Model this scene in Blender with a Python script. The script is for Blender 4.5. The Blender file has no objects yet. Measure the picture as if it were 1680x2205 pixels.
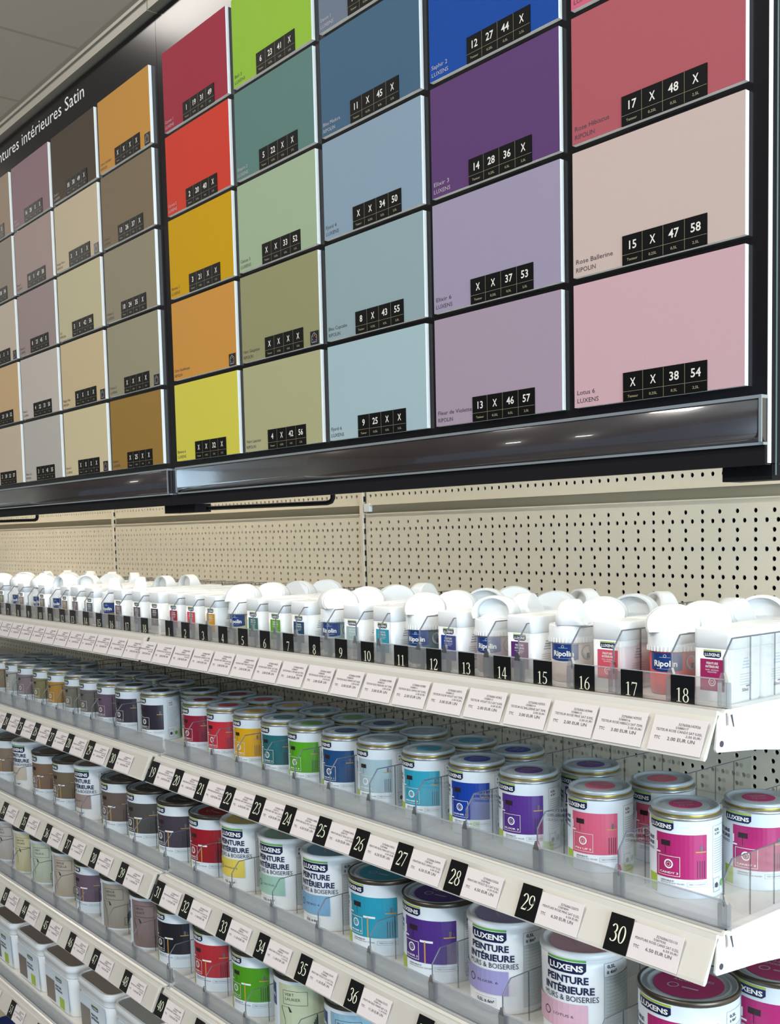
import bpy, math, random
from mathutils import Vector, Matrix
random.seed(7)
S = bpy.context.scene
COL = S.collection
R = math.radians

# ------------------------------------------------------------------ camera
F_PX, CX, CY = 2308.579, 851.704, 1324.537
cam_d = bpy.data.cameras.new('camera'); cam = bpy.data.objects.new('camera', cam_d); COL.objects.link(cam)
cam_d.sensor_fit = 'HORIZONTAL'; cam_d.sensor_width = 36.0
cam_d.lens = F_PX / 1680 * 36
cam_d.shift_x = (840 - CX) / 1680
cam_d.shift_y = (CY - 1102.5) / 1680
rgt = Vector((0.6344949665507332, 0.7726048241190151, -0.022314192116442963))
upv = Vector((-0.0465185772744762, 0.06698852900155146, 0.9966687307980354))
fwd = Vector((-0.7715258643688768, 0.631343268539575, -0.07844436168153572))
m = Matrix((rgt, upv, -fwd)).transposed().to_4x4()
m.translation = Vector((1.49592896, -1.1406679, 1.5))
cam.matrix_world = m
cam_d.clip_start = 0.02; cam_d.clip_end = 60
S.camera = cam

# ------------------------------------------------------------------ world, lights, exposure
S.view_settings.view_transform = 'Standard'; S.view_settings.look = 'None'
S.view_settings.gamma = 1; S.view_settings.use_curve_mapping = False
S.view_settings.exposure = -0.13
S.cycles.transparent_max_bounces = 80
S.cycles.max_bounces = 8
w = bpy.data.worlds.new('world'); S.world = w; w.use_nodes = True
bg = w.node_tree.nodes['Background']; bg.inputs[0].default_value = (0.42, 0.68, 1.0, 1); bg.inputs[1].default_value = 0.46

def area(name, loc, size, energy, color, rot=(0, 0, 0)):
    d = bpy.data.lights.new(name, 'AREA'); d.shape = 'RECTANGLE'; d.size, d.size_y = size
    d.energy = energy; d.color = color
    o = bpy.data.objects.new(name, d); COL.objects.link(o); o.location = loc; o.rotation_euler = rot
    o['kind'] = 'light'
    return o
WARM = (1.0, 0.94, 0.88)
LIGHTS = [(-1.62, -1.40, 6, 'above the left end of the aisle'), (0.45, -1.42, 14, 'above the middle of the aisle'), (2.7, -1.42, 12, 'above the right end of the aisle'), (-4.6, -1.42, 45, 'far left above the aisle'),
          (0.5, -2.9, 45, 'behind the viewer on the left'), (2.9, -2.9, 40, 'behind the viewer on the right'), (-2.5, 2.6, 160, 'beyond the shelving on the left'), (0.8, 2.6, 130, 'beyond the shelving on the right'),
          (0.6, -7.5, 35, 'far behind the viewer, middle'), (3.4, -7.5, 35, 'far behind the viewer, right')]
for (lx, ly, en, _w) in LIGHTS:  # assumed ceiling lamps, none in view, set out to light shelving and ceiling
    area('assumed_ceiling_light', (lx, ly, 3.205), (0.62, 0.28), en, WARM)
# unseen strip lights added behind the header boards to brighten the pegboard
for k in (-2, -1, 0):
    area('added_pegboard_light', (k+.52, -.215, 1.962), (0.92, 0.05), 1.7 if k == 0 else 3.8, (1.0, .91, .75), (R(38), 0, 0))
# assumed daylight from the right, an added area light with no window built
area('assumed_side_daylight', (5.6, -1.6, 1.5), (3.4, 2.6), 330, (0.66, 0.84, 1.0), (R(90), 0, R(90)))

# ------------------------------------------------------------------ materials
def lin(h):
    h = h.lstrip('#'); o = []
    for i in (0, 2, 4):
        c = int(h[i:i+2], 16) / 255
        o.append(c / 12.92 if c <= 0.04045 else ((c + 0.055) / 1.055) ** 2.4)
    return tuple(o) + (1,)
_m = {}
def mat(name, hx, rough=0.5, metal=0.0, spec=0.5, noise=0.0, nscale=40, bump=0.0, coat=0.0, sss=0):
    if name in _m: return _m[name]
    M = bpy.data.materials.new(name); M.use_nodes = True; nt = M.node_tree; b = nt.nodes['Principled BSDF']
    c = lin(hx) if isinstance(hx, str) else tuple(hx) + (1,)
    b.inputs['Base Color'].default_value = c; b.inputs['Roughness'].default_value = rough
    b.inputs['Metallic'].default_value = metal; b.inputs['Specular IOR Level'].default_value = spec
    b.inputs['Coat Weight'].default_value = coat
    if noise or bump:
        tc = nt.nodes.new('ShaderNodeTexCoord'); n = nt.nodes.new('ShaderNodeTexNoise'); n.inputs['Scale'].default_value = nscale
        n.inputs['Detail'].default_value = 4
        nt.links.new(tc.outputs['Object'], n.inputs['Vector'])
        if noise:
            mx = nt.nodes.new('ShaderNodeMix'); mx.data_type = 'RGBA'
            mx.inputs['A'].default_value = tuple(v * (1 - noise) for v in c[:3]) + (1,)
            mx.inputs['B'].default_value = tuple(min(1, v * (1 + noise)) for v in c[:3]) + (1,)
            nt.links.new(n.outputs['Fac'], mx.inputs['Factor']); nt.links.new(mx.outputs['Result'], b.inputs['Base Color'])
        if bump:
            bp = nt.nodes.new('ShaderNodeBump'); bp.inputs['Strength'].default_value = bump; bp.inputs['Distance'].default_value = 0.002
            nt.links.new(n.outputs['Fac'], bp.inputs['Height']); nt.links.new(bp.outputs['Normal'], b.inputs['Normal'])
    _m[name] = M
    return M
def clear(name, tint, trans, gloss_rough=0.15, milky=None, gl=0.5):
    """thin clear plastic: transparent with a fresnel gloss and, if milky, some diffuse haze"""
    if name in _m: return _m[name]
    M = bpy.data.materials.new(name); M.use_nodes = True; nt = M.node_tree
    for n in list(nt.nodes): nt.nodes.remove(n)
    out = nt.nodes.new('ShaderNodeOutputMaterial'); tr = nt.nodes.new('ShaderNodeBsdfTransparent'); gs = nt.nodes.new('ShaderNodeBsdfGlossy')
    tr.inputs[0].default_value = tint + (1,); gs.inputs['Roughness'].default_value = gloss_rough
    fr = nt.nodes.new('ShaderNodeFresnel'); fr.inputs[0].default_value = 1.45
    mu = nt.nodes.new('ShaderNodeMath'); mu.operation = 'MULTIPLY'; mu.inputs[1].default_value = gl
    nt.links.new(fr.outputs[0], mu.inputs[0])
    mx = nt.nodes.new('ShaderNodeMixShader'); nt.links.new(mu.outputs[0], mx.inputs[0])
    last = tr.outputs[0]
    if milky:
        df = nt.nodes.new('ShaderNodeBsdfDiffuse'); df.inputs[0].default_value = lin(milky)
        m2 = nt.nodes.new('ShaderNodeMixShader'); m2.inputs[0].default_value = 1 - trans
        nt.links.new(tr.outputs[0], m2.inputs[1]); nt.links.new(df.outputs[0], m2.inputs[2]); last = m2.outputs[0]
    nt.links.new(last, mx.inputs[1]); nt.links.new(gs.outputs[0], mx.inputs[2]); nt.links.new(mx.outputs[0], out.inputs[0])
    _m[name] = M
    return M
CREAM = mat('cream_powder_coat', '#ede3cd', 0.42, noise=0.02, nscale=60, bump=0.02)
CREAM_RAIL = mat('cream_rail_plastic', '#dcd7cd', 0.25, noise=0.02, nscale=30)
SHELFW = mat('white_shelf_metal', '#ece9e2', 0.35, noise=0.02, nscale=50)
GAPSHADE = mat('painted_gap_shade', '#14131a', 0.9, noise=0.05)  # near-black standing in for the shade inside peg holes and upright slots
RECESS = mat('recess_grey_beige', '#a9a28c', 0.6, noise=0.03)
BLACKBOARD = mat('black_header_board', '#171417', 0.17, spec=0.4, noise=0.12, nscale=300)
BLACKMETAL = mat('black_metal', '#131216', 0.65, spec=0.2, noise=0.05)
WHITEEDGE = mat('white_foam_edge', '#fbfbf6', 0.6, noise=0.01)
STICKBLK = mat('black_sticker', '#0b0b0c', 0.45, spec=0.15, noise=0.05)
STICKTXT = mat('sticker_white_print', '#e8e4da', 0.5, noise=0.01)
STICKLINE = mat('sticker_grid_line', '#8f8a55', 0.5, noise=0.01)
TAGBLK = mat('black_tag', '#100f10', 0.25, noise=0.05)
TAGNUM = mat('tag_cream_numeral', '#e9ecd0', 0.5, noise=0.01)
PAPER = mat('ticket_paper', '#e2d9d6', 0.3, noise=0.02, nscale=80)
INK = mat('ticket_grey_ink', '#4a4650', 0.6, noise=0.02)
WHITEPL = mat('white_plastic', '#f2f4f4', 0.28, noise=0.01)
WHITELAB = mat('white_can_paper', '#e2ecf3', 0.3, noise=0.01)
SILVER = mat('tin_silver', '#c4c8c8', 0.3, 0.9, noise=0.04, nscale=80)
DARKTIN = mat('dark_tin_rim', '#6a6258', 0.35, 0.9, noise=0.08, nscale=80)
GOLD = mat('gold_lacquer_tin', '#b39a52', 0.32, 0.85, noise=0.08, nscale=80)
LIDGREY = mat('blue_grey_lid_tin', '#b4c0c7', 0.32, 0.25, noise=0.04, nscale=80)
NAVY = mat('navy_logo_print', '#141c46', 0.35, noise=0.02)
LIME = mat('lime_print', '#a3bf2a', 0.4, noise=0.03)
GREEN = mat('logo_green_print', '#5fae4a', 0.4, noise=0.03)
PRINTW = mat('white_print', '#f6f6f2', 0.4, noise=0.01)
PRINTG = mat('pale_grey_print', '#a9b0b3', 0.5, noise=0.01)
PANELG = mat('grey_text_panel_print', '#c2c9c9', 0.4, noise=0.02)
BROWN = mat('dark_lamp_print', '#2c1c20', 0.5, noise=0.02)
TAN = mat('tan_shelf_print', '#cf9f4e', 0.5, noise=0.02)
RIPBLUE = mat('pot_blue_print', '#163a7c', 0.35, noise=0.02)
CLEAR = clear('clear_divider_plastic', (0.978, 0.982, 0.985), 1, 0.08, gl=0.35)
EDGE = mat('divider_cut_edge', '#63656e', 0.4, noise=0.03)
SCORE = clear('score_line_plastic', (0.62, 0.64, 0.66), 1, 0.3, gl=0.2)
FENCE_C = clear('clear_riser_plastic', (0.96, 0.96, 0.96), 0.88, 0.12, milky='#ece8e4', gl=0.5)
FENCE_M = clear('hazy_riser_plastic', (0.95, 0.96, 0.97), 0.72, 0.22, milky='#cfd4d8', gl=0.6)
CLIPM = clear('clear_clip_plastic', (0.93, 0.94, 0.95), 0.86, 0.1, milky='#cfd3d8', gl=0.9)
RAILCOVER = mat('smoked_rail_cover', '#332b2a', 0.17, noise=0.25, nscale=25, coat=1.0)
ALU = mat('silver_border', '#b9bfc2', 0.22, 0.6, noise=0.03)
GREENEDGE = mat('grey_green_edge', '#5c6f6c', 0.4, noise=0.03)
def colour(hx, rough=0.35, kind='paint_print'): return mat('%s_%s' % (kind, hx.lstrip('#')), hx, rough, noise=0.02, nscale=120)

# ------------------------------------------------------------------ mesh builder
class MB:
    def __init__(s): s.v = []; s.f = []; s.mi = []; s.sm = []
    def add(s, vs, fs, mi=0, smooth=False):
        b = len(s.v); s.v += [tuple(p) for p in vs]
        for f in fs: s.f.append(tuple(b + i for i in f)); s.mi.append(mi); s.sm.append(smooth)
    def box(s, x0, x1, y0, y1, z0, z1, mi=0, side=None):
        vs = [(x0,y0,z0),(x1,y0,z0),(x1,y1,z0),(x0,y1,z0),(x0,y0,z1),(x1,y0,z1),(x1,y1,z1),(x0,y1,z1)]
        s.add(vs, [(0,3,2,1),(4,5,6,7),(3,0,4,7),(2,3,7,6)], mi if side is None else side)
        s.add(vs, [(0,1,5,4)], mi); s.add(vs, [(1,2,6,5)], mi if side is None else side)
    def prism(s, prof, x0, x1, mi=0, axis='x'):
        """profile of (y,z) extruded along x"""
        n = len(prof); vs = [(x0,) + tuple(p) for p in prof] + [(x1,) + tuple(p) for p in prof]
        if axis == 'z': vs = [(p[0], p[1], x0) for p in prof] + [(p[0], p[1], x1) for p in prof]
        if axis == 'y': vs = [(p[0], x0, p[1]) for p in prof] + [(p[0], x1, p[1]) for p in prof]
        s.add(vs, [(i, (i+1) % n, n + (i+1) % n, n + i) for i in range(n)] + [tuple(range(n))[::-1], tuple(range(n, 2*n))], mi)
    def lathe(s, prof, n=32, mi=0, cap=True, cx=0, cy=0, smooth=True):
        b = len(s.v)
        for r, z in prof:
            for k in range(n):
                a = 2*math.pi*k/n; s.v.append((cx + r*math.sin(a), cy - r*math.cos(a), z))
        for j in range(len(prof)-1):
            for k in range(n):
                a = b + j*n + k; c = b + j*n + (k+1) % n
                s.f.append((a, c, c+n, a+n)); s.mi.append(mi); s.sm.append(smooth)
        if cap:
            s.f.append(tuple(range(b, b+n))[::-1]); s.mi.append(mi); s.sm.append(False)
            t = b + (len(prof)-1)*n; s.f.append(tuple(range(t, t+n))); s.mi.append(mi); s.sm.append(False)
    def tube(s, pts, r, n=8, mi=0):
        pts = [Vector(p) for p in pts]; rings = []
        for i, p in enumerate(pts):
            d = (pts[min(i+1, len(pts)-1)] - pts[max(i-1, 0)]).normalized()
            a = d.cross(Vector((0, 0, 1)))
            if a.length < 0.01: a = d.cross(Vector((1, 0, 0)))
            a.normalize(); b2 = d.cross(a)
            rings.append([p + (a*math.cos(2*math.pi*k/n) + b2*math.sin(2*math.pi*k/n))*r for k in range(n)])
        vs = [q for rg in rings for q in rg]
        fs = [(i*n+k, i*n+(k+1) % n, (i+1)*n+(k+1) % n, (i+1)*n+k) for i in range(len(pts)-1) for k in range(n)]
        fs += [tuple(range(n))[::-1], tuple(range((len(pts)-1)*n, len(pts)*n))]
        s.add(vs, fs, mi, n > 5)
    def build(s, name, mats, parent=None, loc=None):
        me = mesh_of(s, name, mats); o = bpy.data.objects.new(name, me); COL.objects.link(o)
        if parent: o.parent = parent
        if loc: o.location = loc
        return o
def mesh_of(s, name, mats):
    me = bpy.data.meshes.new(name); me.from_pydata(s.v, [], s.f)
    if not isinstance(mats, (list, tuple)): mats = [mats]
    for q in mats: me.materials.append(q)
    me.polygons.foreach_set('material_index', s.mi); me.polygons.foreach_set('use_smooth', s.sm)
    me.update(); return me
def link(name, me, parent=None, loc=None, rz=0, over=None):
    o = bpy.data.objects.new(name, me); COL.objects.link(o)
    if parent: o.parent = parent
    if loc: o.location = loc
    if rz: o.rotation_euler = (0, 0, rz)
    if over:
        for i, q in over.items():
            o.material_slots[i].link = 'OBJECT'; o.material_slots[i].material = q
    return o
def tag(o, label=None, cat=None, group=None, kind=None):
    if label: o['label'] = label
    if cat: o['category'] = cat
    if group: o['group'] = group
    if kind: o['kind'] = kind
    return o
def thing(name, label, cat, loc=(0, 0, 0), rz=0, group=None):
    o = bpy.data.objects.new(name, None); COL.objects.link(o); o.location = loc; o.rotation_euler = (0, 0, rz)
    o.empty_display_size = 0.02
    return tag(o, label, cat, group)

# ---- lettering: glyph outlines of the built-in font turned into flat faces, laid on any surface by a map (u,v)->(x,y,z)
_g = {}
def _raw(txt, bold):
    cu = bpy.data.curves.new('t', 'FONT'); cu.body = txt; cu.resolution_u = 2; cu.fill_mode = 'FRONT'
    if bold: cu.offset = bold
    o = bpy.data.objects.new('t', cu); COL.objects.link(o); bpy.context.view_layer.update()
    me = o.to_mesh(); vs = [(v.co.x, v.co.y) for v in me.vertices]; fs = [tuple(p.vertices) for p in me.polygons]
    o.to_mesh_clear(); bpy.data.objects.remove(o); bpy.data.curves.remove(cu)
    return vs, fs
def glyph(c, bold):
    if (c, bold) not in _g:
        if ('ref', bold) not in _g:
            vs, _ = _raw('H', bold); _g[('ref', bold)] = (max(v[0] for v in vs), max(v[1] for v in vs))
        vs, fs = _raw(c, bold) if c != ' ' else ([], [])
        w2, _ = _raw(c + 'H', bold)
        _g[(c, bold)] = (vs, fs, max(v[0] for v in w2) - _g[('ref', bold)][0])
    return _g[(c, bold)]
def text(mb, txt, f, u, v, h, mi, width=None, align='l', bold=0.0, sx=1.0):
    glyph('H', bold); cap = _g[('ref', bold)][1]; k = h / cap
    gl = [glyph(c, bold) for c in txt]; tot = sum(g[2] for g in gl)
    kx = k * sx if width is None else width / max(tot, 1e-6)
    x = u - (tot*kx if align == 'r' else tot*kx/2 if align == 'c' else 0)
    for vs, fs, adv in gl:
        if vs: mb.add([f(x + a*kx, v + b*k) for a, b in vs], fs, mi)
        x += adv*kx
def rect(mb, f, u0, u1, v0, v1, mi, n=1, lift=0.0):
    vs = []
    for i in range(n+1):
        u = u0 + (u1-u0)*i/n; vs += [f(u, v0, lift), f(u, v1, lift)]
    mb.add(vs, [(2*i, 2*i+2, 2*i+3, 2*i+1) for i in range(n)], mi)
def frame(mb, f, u0, u1, v0, v1, t, mi, n=1, lift=0.0):
    rect(mb, f, u0, u1, v0, v0+t, mi, n, lift); rect(mb, f, u0, u1, v1-t, v1, mi, n, lift)
    rect(mb, f, u0, u0+t, v0, v1, mi, 1, lift); rect(mb, f, u1-t, u1, v0, v1, mi, 1, lift)
def ring(mb, f, u, v, r, t, mi, n=20, lift=0.0):
    vs = []
    for k in range(n):
        a = 2*math.pi*k/n; vs += [f(u+r*math.cos(a), v+r*math.sin(a), lift), f(u+(r-t)*math.cos(a), v+(r-t)*math.sin(a), lift)]
    mb.add(vs, [(2*k, 2*((k+1) % n), 2*((k+1) % n)+1, 2*k+1) for k in range(n)], mi)
def disc(mb, f, u, v, r, mi, n=20, lift=0.0):
    mb.add([f(u+r*math.cos(2*math.pi*k/n), v+r*math.sin(2*math.pi*k/n), lift) for k in range(n)], [tuple(range(n))], mi)
def cyl(r):   # u is arc length in metres, 0 facing -y
    return lambda u, v, l=0.0: ((r+l)*math.sin(u/r), -(r+l)*math.cos(u/r), v)
def up(f, l): return lambda u, v, d=0.0: f(u, v, l + d)

# serif numerals drawn as ribbons of changing width, cell about 0.5 x 1
def _arc(cx, cy, rx, ry, a0, a1, w0, w1, n=14, wp=1.0):
    out = []
    for i in range(n+1):
        t = i/n; a = R(a0 + (a1-a0)*t); thick = w0 + (w1-w0)*abs(math.cos(a))**wp
        out.append((cx+rx*math.cos(a), cy+ry*math.sin(a), thick))
    return out
DIG = {
 '0': [_arc(.25, .5, .19, .47, 0, 360, .035, .10, 28)],
 '1': [[(.25, 0, .10), (.25, .97, .10)], [(.08, .015, .03), (.42, .015, .03)], [(.09, .84, .03), (.25, .955, .05)]],
 '2': [_arc(.235, .72, .17, .25, 165, -25, .04, .10, 16) + [(.30, .44, .08), (.06, .03, .04)], [(.05, .045, .09), (.42, .045, .09)], [(.42, .05, .03), (.455, .19, .02)]],
 '3': [_arc(.21, .75, .15, .22, 160, -80, .04, .10, 16), _arc(.20, .28, .20, .26, 85, -140, .04, .10, 18), [(.06, .10, .08), (.07, .11, .08)]],
 '4': [[(.33, 0, .09), (.33, .97, .09)], [(.31, .96, .04), (.02, .29, .04)], [(.02, .27, .07), (.48, .27, .07)]],
 '5': [[(.12, .93, .10), (.42, .93, .08)], [(.13, .95, .04), (.08, .56, .04)], _arc(.19, .31, .20, .27, 115, -135, .05, .10, 18), [(.05, .08, .07), (.07, .09, .07)]],
 '6': [_arc(.25, .30, .18, .28, 0, 360, .04, .09, 24), [(.42, .96, .03), (.26, .84, .06), (.14, .66, .09), (.08, .42, .10), (.08, .3, .09)]],
 '7': [[(.05, .93, .10), (.45, .93, .08)], [(.44, .92, .05), (.19, 0, .06)], [(.05, .94, .03), (.04, .78, .02)]],
 '8': [_arc(.25, .74, .14, .22, 0, 360, .04, .08, 24), _arc(.25, .26, .18, .25, 0, 360, .04, .09, 24)],
 '9': [_arc(.24, .68, .18, .28, 0, 360, .04, .09, 24), [(.41, .7, .09), (.40, .5, .09), (.33, .28, .08), (.2, .1, .05), (.06, .02, .03)]],
}
def numeral(mb, txt, f, uc, v, h, mi, sx=1.0):
    adv = .5*h*sx; u0 = uc - adv*len(txt)/2
    for c in txt:
        for pts in DIG[c]:
            vs = []; n = len(pts)
            for i, (x, y, t) in enumerate(pts):
                a = pts[max(i-1, 0)]; b = pts[min(i+1, n-1)]; dx, dy = b[0]-a[0], b[1]-a[1]; L = math.hypot(dx, dy) or 1
                nx, ny = -dy/L*t/2, dx/L*t/2
                vs += [f(u0+(x+nx)*h*sx, v+(y+ny)*h), f(u0+(x-nx)*h*sx, v+(y-ny)*h)]
            mb.add(vs, [(2*i, 2*i+2, 2*i+3, 2*i+1) for i in range(n-1)], mi)
        u0 += adv

# ------------------------------------------------------------------ the room
b = MB(); b.box(-9, 7, -14, 7, -0.1, 0); fl = b.build('floor', mat('vinyl_floor', '#6b6762', 0.3, noise=0.06, nscale=3)); tag(fl, kind='structure')
def ceil_mat():
    M = mat('ceiling_tile', '#e6dfd0', 0.85, noise=0.03, nscale=200); nt = M.node_tree; bs = nt.nodes['Principled BSDF']
    tc = nt.nodes.new('ShaderNodeTexCoord'); br = nt.nodes.new('ShaderNodeTexBrick'); br.offset = 0
    br.inputs['Scale'].default_value = 1; br.inputs['Brick Width'].default_value = 0.6; br.inputs['Row Height'].default_value = 0.6
    br.inputs['Mortar Size'].default_value = 0.012; br.inputs['Mortar Smooth'].default_value = 0.6
    br.inputs['Color1'].default_value = br.inputs['Color2'].default_value = lin('#e6dfd0'); br.inputs['Mortar'].default_value = lin('#cdc6b6')
    nt.links.new(tc.outputs['Object'], br.inputs['Vector']); nt.links.new(br.outputs['Color'], bs.inputs['Base Color'])
    return M
b = MB(); b.box(-9, 7, -14, 7, 3.3, 3.4); tag(b.build('ceiling', ceil_mat()), kind='structure')
WALLM = mat('store_wall_paint', '#cfcabd', 0.8, noise=0.02, nscale=8)
b = MB(); b.box(-9, 7, 7, 7.1, 0, 3.3); tag(b.build('wall_back', WALLM), kind='structure')
b = MB(); b.box(-9.1, -9, -14, 7, 0, 3.3); tag(b.build('wall_left', WALLM), kind='structure')
LM = bpy.data.materials.new('lamp_diffuser'); LM.use_nodes = True
LM.node_tree.nodes['Principled BSDF'].inputs['Emission Color'].default_value = (1, .95, .86, 1)
LM.node_tree.nodes['Principled BSDF'].inputs['Emission Strength'].default_value = 4.0
hb = MB(); hb.prism([(-.17, 0), (-.16, -.07), (.16, -.07), (.17, 0)], -.34, .34); hme = mesh_of(hb, 'housing', WHITEPL)
db = MB(); db.box(-.31, .31, -.14, .14, -.076, -.0705); dme = mesh_of(db, 'diffuser', LM)
for lx, ly, _e, where in LIGHTS:  # fixtures for the assumed ceiling lamps, out of view
    t = thing('assumed_ceiling_lamp', 'assumed white rectangular ceiling lamp ' + where, 'ceiling lamp', (lx, ly, 3.3), 0, 'assumed ceiling lamps')
    link('housing', hme, t); link('diffuser', dme, t)
sb = MB(); sb.box(-.48, .48, -.03, .03, .004, .035); sme = mesh_of(sb, 'housing', WHITEPL); sb = MB(); sb.box(-.46, .46, -.022, .022, 0, .004); sde = mesh_of(sb, 'diffuser', LM)
for k, wh in ((-2, 'far left'), (-1, 'left'), (0, 'right')):  # fixtures for the added pegboard lights, out of view behind the boards
    t = thing('added_strip_lamp', 'added slim white strip lamp hidden behind the %s header board' % wh, 'strip lamp', (k+.52, -.215, 1.966), 0, 'added strip lamps'); link('housing', sme, t); link('diffuser', sde, t)

# ------------------------------------------------------------------ pegboard back wall of the gondola
HS, HR, HZ = 0.024649, 0.011468, 1.46880   # sparse column step, row step, height of hole row 0
SEAM = 0.022
def peg_strip(mb, x0, x1, z0, z1, n, off, rad):
    """strip of n cells, each with a round hole; the holes have depth"""
    wd = (x1-x0)/n
    for i in range(n):
        cx = x0 + (i+.5)*wd; cz = (z0+z1)/2; hx_, hz_ = wd/2, (z1-z0)/2; outer = []; inner = []; back = []
        for (c0, c1) in (((1, 1), (-1, 1)), ((-1, 1), (-1, -1)), ((-1, -1), (1, -1)), ((1, -1), (1, 1))):
            for t_ in (0, 1/3, 2/3): outer.append((cx+hx_*(c0[0]+(c1[0]-c0[0])*t_), off, cz+hz_*(c0[1]+(c1[1]-c0[1])*t_)))
        K = 12
        for k in range(K):
            a = R(45+30*k); c, s_ = math.cos(a), math.sin(a)
            inner.append((cx+rad*c, off, cz+rad*s_)); back.append((cx+rad*c, off+.003, cz+rad*s_))
        mb.add(outer+inner+back, [(k, (k+1) % K, K+(k+1) % K, K+k) for k in range(K)] + [(K+k, K+(k+1) % K, 2*K+(k+1) % K, 2*K+k) for k in range(K)])
def peg_board():
    mb = MB(); n = 40; w_ = n*HS; x0 = 0.0406 - HS/2 - SEAM - 0.0; ZT = 1.5305
    top = HZ + 4.5*HR
    lft, rgt_ = 0.005, 0.9925
    mb.box(lft, rgt_, 0, .003, top, ZT); mb.box(lft, rgt_, -.0025, .003, ZT-.0015, ZT)
    r = 4
    while HZ + (r-.5)*HR > 0.62:
        z0, z1 = HZ+(r-.5)*HR, HZ+(r+.5)*HR
        if r % 3 == 0: peg_strip(mb, x0+HS/2-.3*HS, x0+HS/2-.3*HS+.6*HS*66, z0, z1, 66, 0, .0031)
        else: peg_strip(mb, x0, x0+HS*40, z0, z1, 40, 0, .0031)
        r -= 1
    mb.box(lft, x0+.004, -.0001, .003, HZ+(r+.5)*HR, top); mb.box(lft, rgt_, 0, .003, 0.12, HZ+(r+.5)*HR)
    return mesh_of(mb, 'pegboard', CREAM)
def peg_top():
    mb = MB(); x0 = 0.0406 - SEAM - .3*HS; z0, z1 = 1.5560, 1.5656
    mb.box(.008, .9925, 0, .003, 1.5656, 2.20); mb.box(.008, x0, 0, .003, z0, z1); mb.box(x0+.6*HS*66, .9925, 0, .003, z0, z1)
    peg_strip(mb, x0, x0+.6*HS*66, z0, z1, 66, 0, .0031)
    mb.box(.008, .9925, 0, .003, 1.5455, 1.5560); mb.box(.008, .9925, -.003, .003, 1.5445, 1.5460)
    return mesh_of(mb, 'upper_pegboard', CREAM)
pm, pt = peg_board(), peg_top()
rb = MB(); rb.box(.002, .9925, .013, .016, .12, 2.2, 0); rme = mesh_of(rb, 'hole_shade', GAPSHADE)  # dark sheet added behind the peg holes, its colour is their shade
gb = MB(); gb.box(.005, .9925, .004, .011, 1.525, 1.552, 0); gme = mesh_of(gb, 'recess_strip', RECESS)
where = {-2: 'in the far left bay', -1: 'in the bay left of the middle upright', 0: 'in the right bay behind the tester pots', 1: 'beyond the right end of the shelves'}
for k in (-2, -1, 0, 1):
    t = thing('pegboard_panel', 'cream perforated metal back panel ' + where[k], 'pegboard', (SEAM+k, 0, 0), 0, 'cream pegboard back panels')
    link('lower_panel', pm, t); link('upper_panel', pt, t); link('recess_strip', gme, t); link('hole_shade_sheet', rme, t)
ub = MB(); ub.box(-.007, .001, -.004, .012, .1, 2.2, 0)
z = 0.7
while z < 2.1:
    ub.box(.0012, .0042, -.0012, .001, z, z+.009, 1); z += .0185  # slots drawn as dark boxes, their inner shade put into the colour
ume = mesh_of(ub, 'upright', [CREAM, GAPSHADE])
uw = {-2: 'at the far left', -1: 'seen left of the middle of the back wall', 0: 'between the two nearest bays, behind tag 8', 1: 'at the right end'}
for k in (-2, -1, 0, 1):
    o = link('slotted_upright', ume, None, (SEAM+k, 0, 0)); tag(o, 'narrow cream slotted steel upright ' + uw[k], 'upright', 'slotted uprights')
b = MB(); b.box(.0265, .0415, -.0035, .0035, 1.5335, 1.5475)
tag(b.build('blank_sticker', WHITEPL), 'small blank white sticker on the rail beside the middle upright', 'sticker')

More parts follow.
